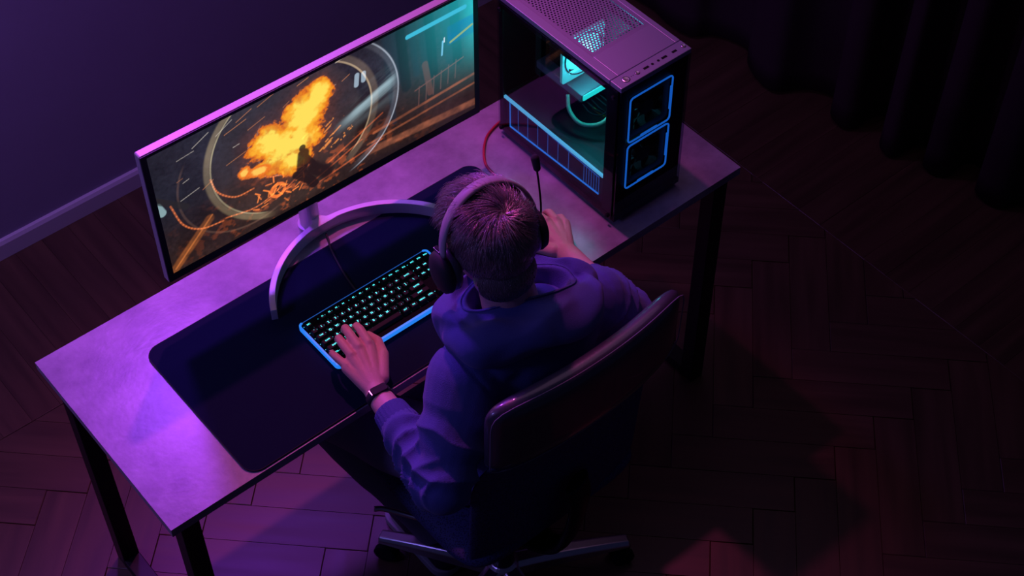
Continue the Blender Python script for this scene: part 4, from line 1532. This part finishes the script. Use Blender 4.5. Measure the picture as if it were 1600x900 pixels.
    sm_.from_pydata([tuple(v) for v in Vw.tolist()], [], Fc)
    so = link_mesh('strands', sm_, M['hair'], hair, smooth=True)
    so['kind'] = 'stuff'
build_person()


# ------------------------------------------------------------------ headset and wristband
def build_headset():
    t = empty('headset', hm((0, .004, -.02)))
    tag(t, 'over-ear gaming headset with a grey headband and thin boom microphone worn on the head', 'headset')
    L = Matrix.Translation(-t.location) @ HEADM
    def arc(rx, rz, z0, a0, a1, n=48):
        return [(rx * math.cos(math.radians(a0 + (a1 - a0) * k / n)), z0 + rz * math.sin(math.radians(a0 + (a1 - a0) * k / n))) for k in range(n + 1)]
    def bandpart(name, inner, outer, hw, m, y0=-.004):
        bm = bmesh.new(); prev = None
        n = len(inner)
        for k in range(n):
            (xi, zi), (xo, zo) = inner[k], outer[k]
            mx, mz = (xi + xo) / 2, (zi + zo) / 2
            f = math.sin(PI * k / (n - 1)) ** .5
            w = hw * (.62 + .38 * f)
            cur = [bm.verts.new(L @ Vector(p)) for p in ((xi, y0 - w, zi), (mx, y0 - w * 1.12, mz), (xo, y0 - w * .8, zo), (xo + (xo - xi) * .15, y0, zo + (zo - zi) * .15), (xo, y0 + w * .8, zo), (mx, y0 + w * 1.12, mz), (xi, y0 + w, zi))]
            if prev:
                for q in range(7): bm.faces.new([prev[q], prev[(q + 1) % 7], cur[(q + 1) % 7], cur[q]])
            else: bm.faces.new(cur)
            prev = cur
        bm.faces.new(prev)
        return obj(name, bm, M[m], t, smooth=True)
    # band: from cup to cup over the top
    bandpart('headband', arc(.0935, .112, .010, 2, 178), arc(.0995, .1185, .010, 2, 178), .0115, 'band')
    bandpart('head_cushion', arc(.0845, .1015, .012, 38, 142), arc(.0915, .109, .010, 38, 142), .0135, 'plastic_matte')
    for s in (-1, 1):
        bm = bmesh.new()
        box(bm, -.0045, .0045, -.010, .010, -.022, .020, L @ Matrix.Translation((.0955 * s, .012, .004)))
        sl = obj('slider', bm, M['plastic'], t, bevel=.003)
        bm = bmesh.new(); box(bm, -.0012, .0012, -.0105, .0105, -.0012, .0012, L @ Matrix.Translation((.0992 * s, .012, .020)))
        obj('metal_trim', bm, M['chrome'], sl)
        # ear cup: oval shell, outward
        A = L @ Matrix.Translation((.081 * s, .006, -.026)) @ Matrix.Rotation(PI / 2 * s, 4, 'Y') @ Matrix.Diagonal((1.12, .92, 1, 1))
        bm = bmesh.new(); lathe(bm, [(.030, .010), (.038, .011), (.0395, .016), (.037, .025), (.028, .031), (.012, .033)], 36, A)
        cup = obj('ear_cup', bm, M['plastic_matte'], t, smooth=True)
        bm = bmesh.new()
        lathe(bm, [(.022, -.006), (.034, -.007), (.0385, -.001), (.0385, .008), (.034, .012), (.022, .011), (.022, -.006)], 36, A, cap=False)
        obj('ear_cushion', bm, M['leather'], cup, smooth=True)
    # microphone boom on the right cup, reaching forward
    a = Vector((.114, .020, -.040))
    W_ = lambda p: Vector(p) - t.location
    cp = hm((.108, .006, -.026))
    pts = [W_(cp), W_(cp + Vector((.008, .006, .035))), W_(cp + Vector((.014, .018, .075))), W_((.800, -.088, 1.238))]
    bm = bmesh.new(); tube(bm, spline(pts, 8), .0019, 8)
    bo = obj('microphone_boom', bm, M['plastic'], t)
    bm = bmesh.new()
    limb(bm, W_((.800, -.090, 1.234)), W_((.801, -.083, 1.252)), .0068, .0078, 16)
    obj('microphone', bm, M['foam'], bo, smooth=True)
build_headset()


def build_band():
    d = (Vector(WRL) - Vector(ELL)).normalized()
    c = Vector(WRL) - d * .006
    t = empty('fitness_band', c)
    tag(t, 'black fitness band worn round the left wrist below the hand on the keyboard', 'wristband')
    q = d.to_track_quat('Z', 'Y').to_matrix().to_4x4()
    bm = bmesh.new()
    lathe(bm, [(.0245, -.0085), (.0262, -.0085), (.0266, 0), (.0262, .0085), (.0245, .0085), (.0245, -.0085)], 48, q, cap=False)
    obj('strap', bm, M['plastic_matte'], t, smooth=True)
    up = Vector((0, 0, 1)); n = (up - d * up.dot(d)).normalized()
    s = d.cross(n)
    m = Matrix((s, d, n)).transposed().to_4x4(); m.translation = n * .0262
    bm = bmesh.new(); prism(bm, rrect(-.017, .017, -.0088, .0088, .005), -.002, .0025, m)
    obj('tracker', bm, M['plastic'], t, bevel=.0012)
    bm = bmesh.new(); box(bm, -.0195, -.0175, -.006, .006, -.002, .001, m)
    obj('metal_clip', bm, M['chrome'], t)
build_band()
